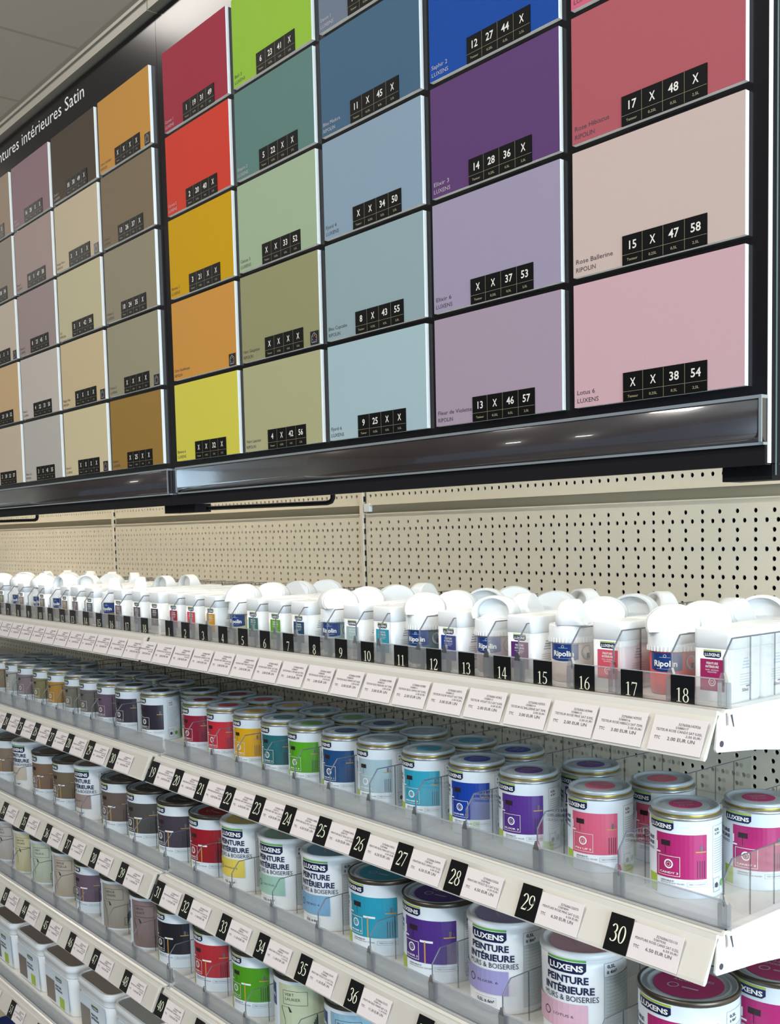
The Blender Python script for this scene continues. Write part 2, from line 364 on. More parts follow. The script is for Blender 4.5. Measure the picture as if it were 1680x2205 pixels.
# ------------------------------------------------------------------ shelves
ZT = [1.3489, 1.1640, 0.9783, 0.7967, 0.5600]            # tops of the price rails
DECK = [z + .0006 for z in ZT]
RT, RB_, RH = -.402, -.4187, .0372
def railmap(zt):
    L = math.hypot(RT-RB_, RH); sy, sz = (RB_-RT)/L, -RH/L; ny, nz = -RH/L, (RT-RB_)/L*1.0   # outward normal (towards aisle and up)
    return lambda u, v, l=0.0: (u, RT + sy*v - abs(ny)*l, zt + sz*v + abs(nz)*l)
SN = ['top shelf of tester pots', 'second shelf of small tins', 'third shelf of larger tins', 'fourth shelf of larger tins', 'fifth shelf of white buckets']
def shelf(k, x0, x1, side, end_r):
    zt = ZT[k]; t = thing('gondola_shelf', 'cream metal %s, %s bay' % (SN[k], side), 'shelf', (0, 0, 0), 0, 'gondola shelves')
    m_ = MB(); m_.box(x0+.002, x1-.002, -.386, -.004, zt-.0025, zt+.0006); m_.box(x0+.002, x1-.002, -.388, -.385, zt-.030, zt+.0006)
    m_.box(x0+.002, x1-.002, -.012, -.008, zt-.03, zt); m_.build('deck', SHELFW, t)
    m_ = MB(); a = (RT, zt); c = (RB_, zt-RH)
    m_.prism([(RT, zt+.0008), (RT+.003, zt+.0002), (RT+.0016, zt-.003), (RB_+.0030, zt-RH+.001), (RB_+.0005, zt-RH-.0008), (RB_-.0018, zt-RH), (RB_-.0012, zt-RH+.003), (RT-.0012, zt-.004)], x0+.0055, x1-(.0015 if end_r else .0075))
    m_.prism([(RT+.003, zt), (-.396, zt-.003), (-.394, zt-.0025), (-.389, zt+.0006), (-.385, zt+.0006), (-.385, zt-.001), (-.396, zt-.005), (RT+.002, zt-.003)], x0+.0055, x1-(.0015 if end_r else .0075))
    m_.build('price_rail', CREAM_RAIL, t)
    m_ = MB(); f = up(railmap(zt), .0026); rect(m_, f, x0+.0065, x1-(.0035 if end_r else .0090), .0045, .0385, 0)
    cv = m_.build('rail_cover', clear('clear_rail_cover', (.99, .985, .98), 1, .12, gl=.22), t)
    # acrylic riser along the front edge
    m_ = MB(); m_.box(x0+.004, x1-.004, -.3855, -.3840, zt+.0002, zt+.0236, 0); m_.box(x0+.004, x1-.004, -.3860, -.3835, zt+.0236, zt+.0244, 1)
    m_.box(x0+.004, x1-.004, -.392, -.3835, zt-.0004, zt+.0010, 0)
    rs = m_.build('clear_riser_strip', [FENCE_C if k == 0 else FENCE_M, clear('riser_edge', (.75, .78, .8), .6, .1, milky='#e8ecf0')]); tag(rs, 'clear riser strip, front of %s, %s bay' % (SN[k], side), 'riser strip', 'clear riser strips')
    for sx, nm in ((x1-.0015, 'r'), (x0-.0005, 'l')):
        m_ = MB(); P = [(-.3885, zt+.0006), (-.3885, zt-.012), (-.392, zt-.0125), (-.3925, zt-.002), (-.398, zt-.001), (-.4025, zt-.008), (-.4065, zt-.030), (-.4045, zt-.0325), (-.345, zt-.0385), (-.20, zt-.060), (-.01, zt-.078), (-.004, zt-.01), (-.004, zt+.0006)]
        m_.prism(P, sx, sx+.002)
        m_.prism([(-.386, zt-.004), (-.3835, zt-.004), (-.381, zt-.014), (-.382, zt-.0145)], sx+.0018, sx+.0023, 1)
        m_.lathe([(.0026, 0), (.0026, .0006)], 14, 1)
        nv = 28
        for i in range(len(m_.v)-nv, len(m_.v)):
            x_, y_, z_ = m_.v[i]; m_.v[i] = (sx+.0019+z_, -.3985+x_, zt-.0262+y_)
        m_.build('end_bracket', [mat('white_bracket_metal', '#f1efe9', .35, noise=.01), INK], t)
    return t
for k in range(5):
    shelf(k, -2.0, -1.0, 'far left', False); shelf(k, -1.0, 0.0, 'left', False); shelf(k, 0.0, 1.0, 'right', True)
b = MB(); b.box(-2, 1.02, -.40, -.004, .14, .165); b.box(-2, 1.02, -.395, -.385, 0, .14)
tag(b.build('shelf_plinth', CREAM), 'cream metal base plinth of the shelving along the floor', 'base shelf')

# clear lane dividers
def divider_meshes(L):
    P = [(-.3835, .0012), (-.3835, .041), (-.3715, .0560), (-.3835+L, .0560), (-.3835+L, .0012)]
    m1 = MB(); m1.prism([(y, z_) for y, z_ in P], -.0004, .0004)
    m2 = MB(); m2.tube([(0, -.3835, .018), (0, -.3835, .041), (0, -.3715, .0560)], .0008, 5)
    m2.tube([(0, -.3715, .0560), (0, -.3835+L, .0560)], .0006, 4)
    y = -.345
    while y < -.3835+L-.01: m1.box(-.0006, .0006, y-.0004, y+.0004, .002, .0555, 1); y += .0372
    m4 = MB(); m4.box(-.004, .0045, -.3864, -.3800, .0012, .0205); m4.prism([(-.004, .0205), (.0045, .0205), (.0015, .029), (-.001, .029)], -.3862, -.3830, 0, 'y')
    m4.box(.004, .0085, -.3863, -.3850, -.0002, .0215)
    return [mesh_of(m1, 'panel', [CLEAR, SCORE]), mesh_of(m2, 'edge', EDGE), mesh_of(m4, 'front_clip', CLIPM)]
DM = divider_meshes(.372)
def divider(x, k, between):
    t = thing('lane_divider', 'clear lane divider ' + between, 'shelf divider', (x, 0, DECK[k]), 0, 'clear lane dividers')
    for nm, me in zip(('panel', 'cut_edge', 'front_clip'), DM): link(nm, me, t)

# ------------------------------------------------------------------ tags and tickets
def tag_mesh(n, w_, h_, dh, v0, sx=1.0):
    m_ = MB(); m_.box(-w_/2, w_/2, -.0006, 0, 0, h_, 0)
    f = lambda u, v, l=0.0: (u, -.0006-.0002-l, v)
    numeral(m_, n, f, 0, v0, dh, 1, sx); return mesh_of(m_, 'number_tag', [TAGBLK, TAGNUM])
def ticket_mesh(code, ref, name, price, w_=.0515, h_=.0300):
    m_ = MB(); m_.box(-w_/2, w_/2, -.0004, 0, 0, h_, 0); f = lambda u, v, l=0.0: (u, -.0004-.0002-l, v)
    text(m_, code, f, -.001, h_-.0070, .0022, 1, width=.0215)
    text(m_, ref, f, -.003, h_-.0098, .0019, 1, width=.0125)
    text(m_, name, f, -.0215, h_-.0130, .0021, 1, width=.0450)
    text(m_, price + ' EUR/', f, .0235, h_-.0160, .0019, 1, width=.0150, align='r')
    text(m_, 'TTC', f, -.0215, h_-.0202, .0026, 1, width=.0062, bold=.01)
    text(m_, price + ' EUR UN', f, -.0085, h_-.0202, .0028, 1, width=.0270, bold=.006)
    return mesh_of(m_, 'price_ticket', [PAPER, INK])
ANG = math.atan2(RT-RB_, RH)
def on_rail(o, x, zt, v_bottom):
    f = railmap(zt); p = f(x, v_bottom, .0031); o.location = p; o.rotation_euler = (-ANG, 0, 0)   # leaning back up the sloping rail
    return o

# ---- products per lane ------------------------------------------------------------
# top shelf, right bay: lane number, kind, left front corner x (bottle) or centre x (pot), colour, words
T1R = [(18, 'L', .952, '#a3265f', 'crimson', 'ROSE CAND3', '2.00'), (17, 'P', .912, '#cf3f3c', 'coral red', 'ROSE HIBISCU', '3.00'), (16, 'L', .840, '#dc5a6c', 'salmon pink', 'ROSE PIN5', '2.00'),
 (15, 'P', .794, '#d8c2b8', 'pale pink', 'RZ BALLERINE', '3.00'), (14, 'L', .728, '#5b2a72', 'purple', 'VIOLET EL3', '2.00'), (13, 'P', .687, '#a58c92', 'mauve', 'FLEUR VIOLET', '3.00'),
 (12, 'L', .622, '#1f3f92', 'royal blue', 'BLEU SAPH2', '2.00'), (11, 'P', .575, '#3f5a6a', 'slate blue', 'BLEU MADURA', '3.00'), (10, 'L', .508, '#37a3bb', 'turquoise', 'BLEU MIAMI', '2.00'),
 (9, 'L', .450, '#a9c3c4', 'pale blue', 'BLEU FJOR6', '2.00'), (8, 'P', .406, '#8aa0a4', 'grey blue', 'BLEU CUPCAKE', '3.00'), (7, 'L', .336, '#1d4a6c', 'dark blue', 'BLEU FJOR1', '2.00'),
 (6, 'L', .281, '#69a92a', 'apple green', 'VERT BALI3', '2.00'), (5, 'L', .226, '#3a736c', 'teal', 'VERT EMPI2', '2.00'), (4, 'P', .182, '#b4b38c', 'pale green', 'VERT LAURIER', '3.00'),
 (3, 'L', .110, '#e0a31e', 'golden yellow', 'JAUNE BAN3', '2.00'), (2, 'L', .052, '#d8505c', 'coral', 'ROUGE CAR2', '2.00'), (1, 'L', -.003, '#a5283c', 'dark red', 'ROUGE CAR1', '2.00')]
T1L = [(18, 'L', -.066, '#4b3d44', 'dark plum'), (17, 'L', -.128, '#6a5a5c', 'grey mauve'), (16, 'L', -.197, '#7c646a', 'dusky mauve'), (15, 'P', -.244, '#7d6a5c', 'brown'), (14, 'L', -.313, '#77777c', 'mid grey'),
 (13, 'L', -.376, '#7e6a5c', 'cocoa'), (12, 'L', -.423, '#a08c74', 'tan'), (11, 'P', -.466, '#8c8070', 'grey brown'), (10, 'L', -.532, '#96927c', 'olive grey'), (9, 'P', -.566, '#b9ac94', 'sand'),
 (8, 'L', -.640, '#a39080', 'pinkish beige'), (7, 'P', -.678, '#a89c88', 'greige'), (6, 'L', -.752, '#8c8c6c', 'khaki'), (5, 'P', -.795, '#b0a490', 'light beige'), (4, 'L', -.865, '#a8a08c', 'stone'), (3, 'L', -.922, '#b4ac9c', 'pale stone'), (2, 'L', -.980, '#b0a898', 'ivory')]

# tester bottle
def rrect(w_, d_, r, n=4, x0=0, y0=0):
    pts = []
    for cx, cy, a0 in ((w_-r, r, -90), (w_-r, d_-r, 0), (r, d_-r, 90), (r, r, 180)):
        for i in range(n+1):
            a = R(a0+90*i/n); pts.append((x0+cx+r*math.cos(a), y0+cy+r*math.sin(a)))
    return pts
def loft(mb, rings, mi=0, smooth=True):
    n = len(rings[0][0]); b = len(mb.v)
    for pts, z_ in rings: mb.v += [(p[0], p[1], z_) for p in pts]
    for j in range(len(rings)-1):
        for k in range(n):
            a = b+j*n+k; c = b+j*n+(k+1) % n; mb.f.append((a, c, c+n, a+n)); mb.mi.append(mi); mb.sm.append(smooth)
    mb.f.append(tuple(range(b, b+n))[::-1]); mb.mi.append(mi); mb.sm.append(False)
    t = b+(len(rings)-1)*n; mb.f.append(tuple(range(t, t+n))); mb.mi.append(mi); mb.sm.append(False)
BW, BD = .0375, .0455
m_ = MB(); loft(m_, [(rrect(BW-.003, BD-.003, .004, x0=.0015, y0=.0015), 0), (rrect(BW, BD, .005), .003), (rrect(BW, BD, .005), .0458)]); BOTTLE = mesh_of(m_, 'bottle', WHITEPL)
m_ = MB(); loft(m_, [(rrect(BW-.001, BD-.001, .005, x0=.0005, y0=.0005), .0458), (rrect(BW+.0006, BD+.0006, .005, x0=-.0003, y0=-.0003), .0464), (rrect(BW+.0004, BD+.0004, .005, x0=-.0002, y0=-.0002), .0615), (rrect(BW-.001, BD-.001, .0045, x0=.0005, y0=.0005), .0628)])
loft(m_, [(rrect(BW-.008, BD-.008, .003, x0=.004, y0=.004), .0628), (rrect(BW-.009, BD-.009, .003, x0=.0045, y0=.0045), .0632)]); BCAP = mesh_of(m_, 'cap', WHITEPL)
def logo(mb, f, uc, v0, w_, h_, mi_navy, mi_txt, mi_green, n=6):
    r = h_*.32; q = [(-w_/2, 0), (-w_/2, -(h_-r))]
    pts = []
    for k in range(n+1): pts.append((uc-w_/2+w_*k/n, v0+h_))
    low = [(uc+w_/2, v0+r), (uc+w_/2-r*.3, v0+r*.3), (uc+w_/2-r, v0)] + [(uc+w_/2-r-(w_-2*r)*k/n, v0) for k in range(1, n+1)] + [(uc-w_/2+r*.3, v0+r*.3), (uc-w_/2, v0+r)]
    # strips so that the shape follows a curved surface
    m = n+3; tops = [(uc+w_/2 - w_*i/(m), v0+h_) for i in range(m+1)]; bots = []
    for (u, _) in tops:
        d = min(u-(uc-w_/2), (uc+w_/2)-u); bots.append((u, v0 + (r - math.sqrt(max(0, r*r-(r-min(d, r))**2)))))
    vs = [f(*p) for p in tops] + [f(*p) for p in bots]
    mb.add(vs, [(i, i+1, m+1+i+1, m+1+i) for i in range(m)], mi_navy)
    rect(mb, f, uc-w_/2, uc+w_/2, v0+h_*1.06, v0+h_*1.25, mi_green, n)
    text(mb, 'LUXENS', up(f, .00015), uc, v0+h_*.24, h_*.52, mi_txt, width=w_*.86, align='c', bold=.035)
def testerlabel(full):
    m_ = MB(); f = lambda u, v, l=0.0: (u, -.00012-l, v)
    rect(m_, f, .0075, .0312, .0100, .0368, 0, lift=.0001)
    logo(m_, f, .0192, .0382, .0170, .0050, 1, 2, 3)
    text(m_, 'TESTEZ VOTRE COULEUR', f, .0040, .0478, .0018, 4, width=.030)
    g = up(f, .0003)
    text(m_, 'PEINTURE', g, .0192, .0325, .0019, 2, width=.0115, align='c', bold=.02); text(m_, 'INTÉRIEURE', g, .0192, .0296, .0019, 2, width=.013, align='c', bold=.02)
    text(m_, 'MURS - BOISERIES', g, .0192, .0272, .0011, 2, width=.013, align='c'); text(m_, 'RADIATEURS', g, .0192, .0254, .0011, 2, width=.009, align='c')
    ring(m_, g, .0192, .0175, .0034, .0006, 2); ring(m_, g, .0192, .0175, .0019, .0004, 2, 5)
    if full:
        s_ = lambda u, v, l=0.0: (BW+.00012+l, u, v)
        text(m_, 'TOURNEZ POUR OUVRIR', s_, .0105, .0468, .0017, 4, width=.0225)
        for i in range(5): rect(m_, s_, .0125, .031, .0240-.0022*i, .0244-.0022*i, 5)
        for i in range(4): rect(m_, s_, .0215-.001*i-.003, .0215+.001*i+.003, .0290+.0026*(3-i), .0300+.0026*(3-i), 6)
        text(m_, '50ml', s_, .0155, .0095, .0028, 4, width=.0095, bold=.02); rect(m_, s_, .0215, .0275, .0132, .0144, 7)
    return mesh_of(m_, 'label', [PAPER, NAVY, PRINTW, LIME, INK, PRINTG, mat('pale_blue_print', '#b3c8d8', .5, noise=.02), mat('purple_print', '#7c3a7c', .5, noise=.02)])
TLAB = testerlabel(True)
# tester pot with arch handle
PR = .0205
m_ = MB(); m_.lathe([(.0175, 0), (.019, .001), (.0200, .004), (PR, .012), (PR, .0400)], 28); POT = mesh_of(m_, 'pot', WHITEPL)
m_ = MB(); m_.lathe([(.0215, .0385), (.0224, .0395), (.0224, .0435), (.0222, .0455), (.0222, .0548), (.0212, .0562), (.0150, .0566)], 40)
for k in range(40):
    a = 2*math.pi*k/40; c, s_ = math.cos(a), math.sin(a)
    vs = [(.0224*math.sin(a+d)*q, -.0224*math.cos(a+d)*q, z_) for z_ in (.0390, .0432) for d, q in ((-.04, 1), (0, 1.028), (.04, 1))]
    m_.add(vs, [(0, 1, 4, 3), (1, 2, 5, 4), (3, 4, 5), (0, 2, 1)])
PCAP = mesh_of(m_, 'cap', WHITEPL)
def handle():
    """domed grip: a half ellipse seen from the front, solid at the front and hollowed at the back"""
    m_ = MB(); N = 20; W, H = .0246, .0240
    def outline(sc, hh, y, z0=.0560):
        pts = []
        for i in range(N+1):
            a = R(-22) + R(224)*i/N; x = W*sc*math.cos(a); z_ = max(0.0, (math.sin(a)*hh + .375)*H/1.375) if 0 < i < N else 0
            g = .62 + .85*math.exp(-z_/.0060)
            pts.append((x, y*g if y < 0 else y*min(1.0, g+.15), z0+z_))
        return pts
    layers = [outline(.93, .95, -.0124), outline(.99, 1, -.0112), outline(1, 1, -.007), outline(.97, 1, .004), outline(.93, .98, .0115)]
    n = N+1
    for L in layers: m_.v += L
    for j in range(len(layers)-1):
        for i in range(N): m_.f.append((j*n+i, j*n+i+1, (j+1)*n+i+1, (j+1)*n+i)); m_.mi.append(0); m_.sm.append(True)
    m_.f.append(tuple(range(n))); m_.mi.append(0); m_.sm.append(False)
    b0 = len(m_.v); m_.v += outline(.84, .87, .0115); b1 = len(m_.v); m_.v += outline(.80, .82, -.001)
    L4 = 4*n
    for i in range(N):
        m_.f.append((L4+i, L4+i+1, b0+i+1, b0+i)); m_.mi.append(0); m_.sm.append(False)
        m_.f.append((b0+i, b0+i+1, b1+i+1, b1+i)); m_.mi.append(0); m_.sm.append(True)
    m_.f.append(tuple(range(b1, b1+n))[::-1]); m_.mi.append(0); m_.sm.append(False)
    # flared saddle onto the cap
    m_.lathe([(.0200, .0562), (.0160, .0575), (.0115, .0600)], 24)
    return mesh_of(m_, 'handle', WHITEPL)
HAND = handle()
def potlabel():
    m_ = MB(); f = cyl(PR+.0002)
    rect(m_, f, -.0155, .0155, .0225, .0375, 0, 10)
    for i in range(8):
        u0, u1 = -.0155+.031*i/8, -.0155+.031*(i+1)/8; a = lambda u: .0225-.0016*(1-(u/.0155)**2)
        m_.add([f(u0, a(u0)), f(u1, a(u1)), f(u1, .0225), f(u0, .0225)], [(0, 1, 2, 3)], 0)
    g = up(f, .0002); text(m_, 'Ripolin', g, 0, .0258, .0052, 1, width=.0225, align='c', bold=.03)
    ring(m_, g, 0, .0350, .0014, .0003, 1, 10); rect(m_, g, -.005, .005, .0336, .0338, 1, 2); rect(m_, g, -.008, .008, .0233, .0237, 2, 4)
    disc(m_, f, .0255, .0290, .0068, 2, 16, .0001); ring(m_, f, .0255, .0290, .0072, .0006, 3, 16, .0002); rect(m_, f, .0245, .0285, .0235, .0285, 4, 1, .0003)
    return mesh_of(m_, 'label', [RIPBLUE, PRINTW, PRINTG, INK, NAVY])
PLAB = potlabel()
ROW = ['front', 'second', 'third', 'rearmost']
HROT = {18: 0, 17: [38, 40, 100, 205], 15: [120, 30, 200, 150], 13: [200, 115, 30, 160], 11: [48, 30, 215, 50], 8: [75, 45, 60, 110], 4: [30, 25, 20, 40]}
TIN = {}
def tester_lane(n, kind, x, hx, word, bay):
    z_ = DECK[0]; where = 'tag %d on top shelf, %s bay' % (n, bay)
    rnd = random.Random(n*7+(1 if bay == 'left' else 0))
    for r_ in range(4):
        y = -.368 + .048*r_
        if kind == 'L':
            j = rnd.uniform(-.0012, .0012) if r_ else 0
            t = thing('tester_bottle', '%s square tester bottle, %s label, at %s' % (ROW[r_], word, where), 'tester bottle', (x+j, y, z_), 0, 'square white tester bottles on the top shelf')
            link('bottle', BOTTLE, t); link('cap', BCAP, t)
            if r_ == 0 or (bay == 'right' and n == 18): link('label', TLAB, t, over={0: colour(hx, .4, 'label_print')})
        else:
            a = HROT.get(n, [rnd.uniform(-60, 200) for _ in range(4)])[r_] if bay == 'right' else rnd.uniform(-30, 230)
            t = thing('tester_pot', '%s round %s tester pot, at %s' % (ROW[r_], word, where), 'tester pot', (x+rnd.uniform(-.001, .001), y+.0255, z_), 0, 'round tester pots with white grip lids on the top shelf')
            link('pot', POT, t, over={0: colour(hx, .25, 'translucent_pot')}); c = link('cap', PCAP, t); link('handle', HAND, c, rz=R(a))
            if r_ == 0: link('label', PLAB, t, rz=R(16))
TNUM = {}
lanes = {'right': T1R, 'left': T1L}
for bay in ('right', 'left'):
    for row in lanes[bay]:
        n, kind, x, hx, word = row[:5]
        tester_lane(n, kind, x, hx, word, bay)
        left = x if kind == 'L' else x-.0225
        xd = left - .0105
        if bay == 'left' or n > 1: divider(xd, 0, 'left of the %s tester at tag %d, %s bay' % (word, n, bay))
divider(.9925, 0, 'at the right end of the top shelf')
# number tags on the riser and tickets in the rail, top shelf
TAGX1 = {('right', n): x for n, x in zip(range(18, 0, -1), [.955, .9015, .8475, .7955, .741, .689, .638, .583, .522, .471, .416, .358, .303, .248, .195, .140, .087, .037])}
TAGX1.update({('left', n): x for n, x in zip(range(18, 1, -1), [-.045, -.107, -.165, -.214, -.268, -.324, -.371, -.427, -.475, -.534, -.589, -.645, -.70, -.755, -.81, -.865, -.92])})
tmesh = {}
TK = {}
for (bay, n), x in TAGX1.items():
    s_ = str(n)
    if s_ not in tmesh: tmesh[s_] = tag_mesh(s_, .0238, .0268, .0122, .0045, 1.12)
    o = link('number_tag', tmesh[s_], None, (x, -.3866, ZT[0]-.0028)); tag(o, 'black tag numbered %d on the top shelf riser, %s bay' % (n, bay), 'number tag', 'black number tags on the top shelf')
for row in T1R:
    n = row[0]; TK[n] = ticket_mesh('3276006%06d' % (144079-n*9+9), '55880%02d' % (n-1), 'TESTEUR %s SAT %s' % (row[5], '0.05L' if row[1] == 'L' else '75ML'), row[6])
for bay, off in (('right', 0), ('left', -1)):
    for row in T1R:
        n = row[0]
        if bay == 'left' and n < 5: continue
        xl = .9697 - (18-n)*.0563
        if n == 17: xl = .911
        if bay == 'left': xl = -.030 - (18-n)*.0555
        o = link('price_ticket', TK[n]); on_rail(o, xl, ZT[0], .0395)
        tag(o, 'price ticket in top shelf rail below tag %d, %s bay' % (n, bay), 'price ticket', 'price tickets in the top shelf rail')

# ------------------------------------------------------------------ metal tins
def art(mb, f, uc, W, v0, H, name, big):
    """room-scene print: wall colour, lamp, table, shelf, radiator; material 0 is the wall colour"""
    u0, u1 = uc-W/2, uc+W/2
    rect(mb, f, u0, u1, v0, v0+H, 0, 12, .0001)
    g = up(f, .0003)
    rect(mb, g, u0+W*.12, u0+W*.31, v0+H*.72, v0+H*.84, 4, 2); rect(mb, g, u0+W*.207, u0+W*.215, v0+H*.55, v0+H*.72, 4, 1)
    rect(mb, g, u0-W*.01, u0+W*.03, v0+H*.60, v0+H*.78, 3, 1); rect(mb, g, u0-W*.01, u0+W*.10, v0+H*.535, v0+H*.57, 3, 1)
    rect(mb, g, u1-W*.22, u1-W*.02, v0+H*.605, v0+H*.63, 5, 2)
    rect(mb, g, u1-W*.13, u1-W*.085, v0+H*.63, v0+H*.76, 6, 1); rect(mb, g, u1-W*.055, u1-W*.045, v0+H*.63, v0+H*.72, 6, 1)
    for i in range(4): rect(mb, g, u1-W*(.19-.045*i), u1-W*(.178-.045*i), v0+H*.03, v0+H*.42, 7, 1)
    q = (u0+W*.06, u0+W*.50, v0+H*.05, v0+H*.50)
    if big: rect(mb, g, q[0]+W*.30, q[1]+W*.10, q[3]-H*.02, q[3]+H*.03, 3, 3); rect(mb, g, q[1]-W*.06, q[1]-W*.035, v0, q[3], 5, 1); q = (u0+W*.02, u0+W*.34, v0+H*.05, v0+H*.48)
    h = up(f, .0005)
    if big: rect(mb, h, *q, 0, 4)
    h = up(f, .0007)
    frame(mb, h, *q, W*.012, 8, 4); cu, cv = (q[0]+q[1])/2, v0+H*.32; rr = H*.105
    ring(mb, h, cu, cv, rr, rr*.3, 3, 24); ring(mb, h, cu, cv-.0002, rr*.5, rr*.12, 8, 5)
    text(mb, name, h, cu, v0+H*.10, H*.045, 3, width=(q[1]-q[0])*min(.85, .13*len(name)), align='c', bold=.02)
def metal_label(r, H0, name, big):
    """print around a tin: r radius, H0 usable height"""
    m_ = MB(); f = cyl(r); A = lambda d: r*R(d); s_ = H0/.0715
    art(m_, f, A(0.5), A(85), .0182*s_, .0406*s_, name, big)
    logo(m_, up(f, .0002), A(-35), .0615*s_, A(50), .0072*s_, 1, 3, 2, 8)
    g = up(f, .0002)
    text(m_, 'LESSIVABLE ET', g, A(-33), .0150*s_, .0012*s_, 9, width=A(24), bold=.02); text(m_, 'RÉSISTANTE AUX TÂCHES', g, A(-33), .0130*s_, .0012*s_, 9, width=A(40))
    frame(m_, g, A(11), A(44), .0115*s_, .0157*s_, A(.5), 10, 3); text(m_, 'TRÈS COUVRANTE', g, A(14), .0130*s_, .0013*s_, 9, width=A(27))
    rect(m_, g, A(-62), A(-42), .002*s_, .019*s_, 2, 4)
    text(m_, 'PEINTURE', g, A(-49), .0500*s_, .0030*s_, 1, width=A(48), align='r', bold=.03); text(m_, 'INTÉRIEURE', g, A(-49), .0450*s_, .0030*s_, 1, width=A(56), align='r', bold=.03)
    text(m_, 'MURS & BOISERIES', g, A(-49), .0405*s_, .0024*s_, 1, width=A(58), align='r')
    frame(m_, g, A(55), A(112), .0085*s_, .0655*s_, A(.6), 10, 8)
    text(m_, '0,5L' if big else '0,25L', g, A(60), .0605*s_, .0022*s_, 9, width=A(12), bold=.03); text(m_, '± 6m²' if big else '± 3m²', g, A(60), .0570*s_, .0022*s_, 9, width=A(13), bold=.03)
    for i in range(15): rect(m_, g, A(58), A(100 - (i*37 % 17)), (.0530-.0022*i)*s_, (.0534-.0022*i)*s_, 10, 5)
    frame(m_, g, A(57), A(74), .0045*s_, .0175*s_, A(1), 10, 2)
    disc(m_, g, A(65), .0105*s_, A(5), 9, 5); disc(m_, g, A(83), .0105*s_, A(6), 11, 8)
    hgt = up(f, .0008)
    return mesh_of(m_, 'label', [PAPER, NAVY, LIME, PRINTW, BROWN, TAN, mat('grey_vase_print', '#6a6a74', .5, noise=.02), mat('radiator_line_print', '#3b2036', .5, noise=.02), mat('thin_white_print', '#e0d8d4', .4, noise=.01), INK, PRINTG, GREEN])
_lab = {}
def getlab(r, H0, name, big):
    k = (name, big)
    if k not in _lab: _lab[k] = metal_label(r, H0, name, big)
    return _lab[k]
# small tin
SR, BR_ = .0322, .0463
m_ = MB(); m_.lathe([(.0300, 0.0008), (.0325, 0), (.0328, .0012), (.0324, .0026), (SR, .0032), (SR, .0712)], 44); SB = mesh_of(m_, 'body', WHITELAB)
m_ = MB(); m_.lathe([(SR, .0708), (.0334, .0716), (.0334, .0732), (.0322, .0742), (.0300, .0744)], 44, 0, False); SRIM = mesh_of(m_, 'rim', SILVER)
m_ = MB(); m_.lathe([(.0300, .0740), (.0304, .0745), (.0306, .0758), (.0304, .0764)], 44, 0, False); SGOLD = mesh_of(m_, 'lid_skirt', GOLD)
m_ = MB(); m_.lathe([(.0305, .0762), (.0309, .0766), (.0308, .0795), (.0292, .0802), (.0276, .0796), (.0268, .0770), (.0222, .0768), (.0212, .0784), (.0200, .0788), (.0005, .0788)], 44, 0, True); SLID = mesh_of(m_, 'lid', LIDGREY)
def sticker(r, z_, lines, big=False):
    m_ = MB(); f = lambda u, v, l=0.0: (u, v, z_+l); m_.lathe([(r, z_-.0003), (r, z_)], 36, 0)
    g = up(f, .0002)
    text(m_, lines[0], g, 0, r*.30, r*.13, 1, width=r*1.25, align='c', bold=.02); text(m_, lines[1], g, 0, r*.06, r*.13, 1, width=r*.95, align='c', bold=.02)
    ring(m_, g, -r*.35, -r*.30, r*.17, r*.04, 1, 16); rect(m_, g, -r*.08, r*.40, -r*.36, -r*.28, 1)
    return mesh_of(m_, 'lid_sticker', [PAPER, mat('faint_print', '#c8b4bc', .5, noise=.02)])
SSTK = sticker(.0150, .0792, ('MURS-BOISERIES', 'RADIATEURS'))
def small_tin(x, y, hx, name, label, rz=27, front=True):
    t = thing('paint_tin', label, 'paint tin', (x, y, DECK[1]), R(rz), 'small tins on the second shelf')
    bd = link('body', SB, t); link('rim', SRIM, bd); l = link('lid', SLID, t); link('lid_skirt', SGOLD, l)
    link('lid_sticker', SSTK, l, rz=R(-rz+50+random.Random(x).uniform(-60, 60)), over={0: colour(hx, .4, 'sticker')})
    link('label', getlab(SR+.0002, .0715, name, False), t, over={0: colour(hx, .4, 'label_print')})
# big tin
m_ = MB(); m_.lathe([(.0440, .0008), (.0468, 0), (.0471, .0014), (.0466, .003), (BR_, .0038), (BR_, .0895)], 48); BB = mesh_of(m_, 'body', WHITELAB)
m_ = MB(); m_.lathe([(BR_, .0890), (.0474, .0900), (.0478, .0925), (.0472, .0946), (.0458, .0950), (.0450, .0935)], 48, 0, False); BRIM = mesh_of(m_, 'rim', DARKTIN)
m_ = MB(); m_.lathe([(.0452, .0900), (.0452, .0930), (.0448, .0944), (.0436, .0946), (.0426, .0912), (.0395, .0908), (.0388, .0930), (.0372, .0934), (.0362, .0915), (.0340, .0916), (.0005, .0916)], 48); BLID = mesh_of(m_, 'lid', LIDGREY)
BSTK = sticker(.0325, .0920, ('MURS-BOISERIES', 'RADIATEURS'))
def big_tin(x, y, k, hx, name, label, rz=26):
    t = thing('paint_tin', label, 'paint tin', (x, y, DECK[k]), R(rz), 'large tins on the %s shelf' % ('third' if k == 2 else 'fourth'))
    bd = link('body', BB, t); link('rim', BRIM, bd); l = link('lid', BLID, t)
    link('lid_sticker', BSTK, l, rz=R(-rz+15), over={0: colour(hx, .4, 'sticker')})
    link('label', getlab(BR_+.0002, .0895, name, True), t, over={0: colour(hx, .4, 'label_print')})
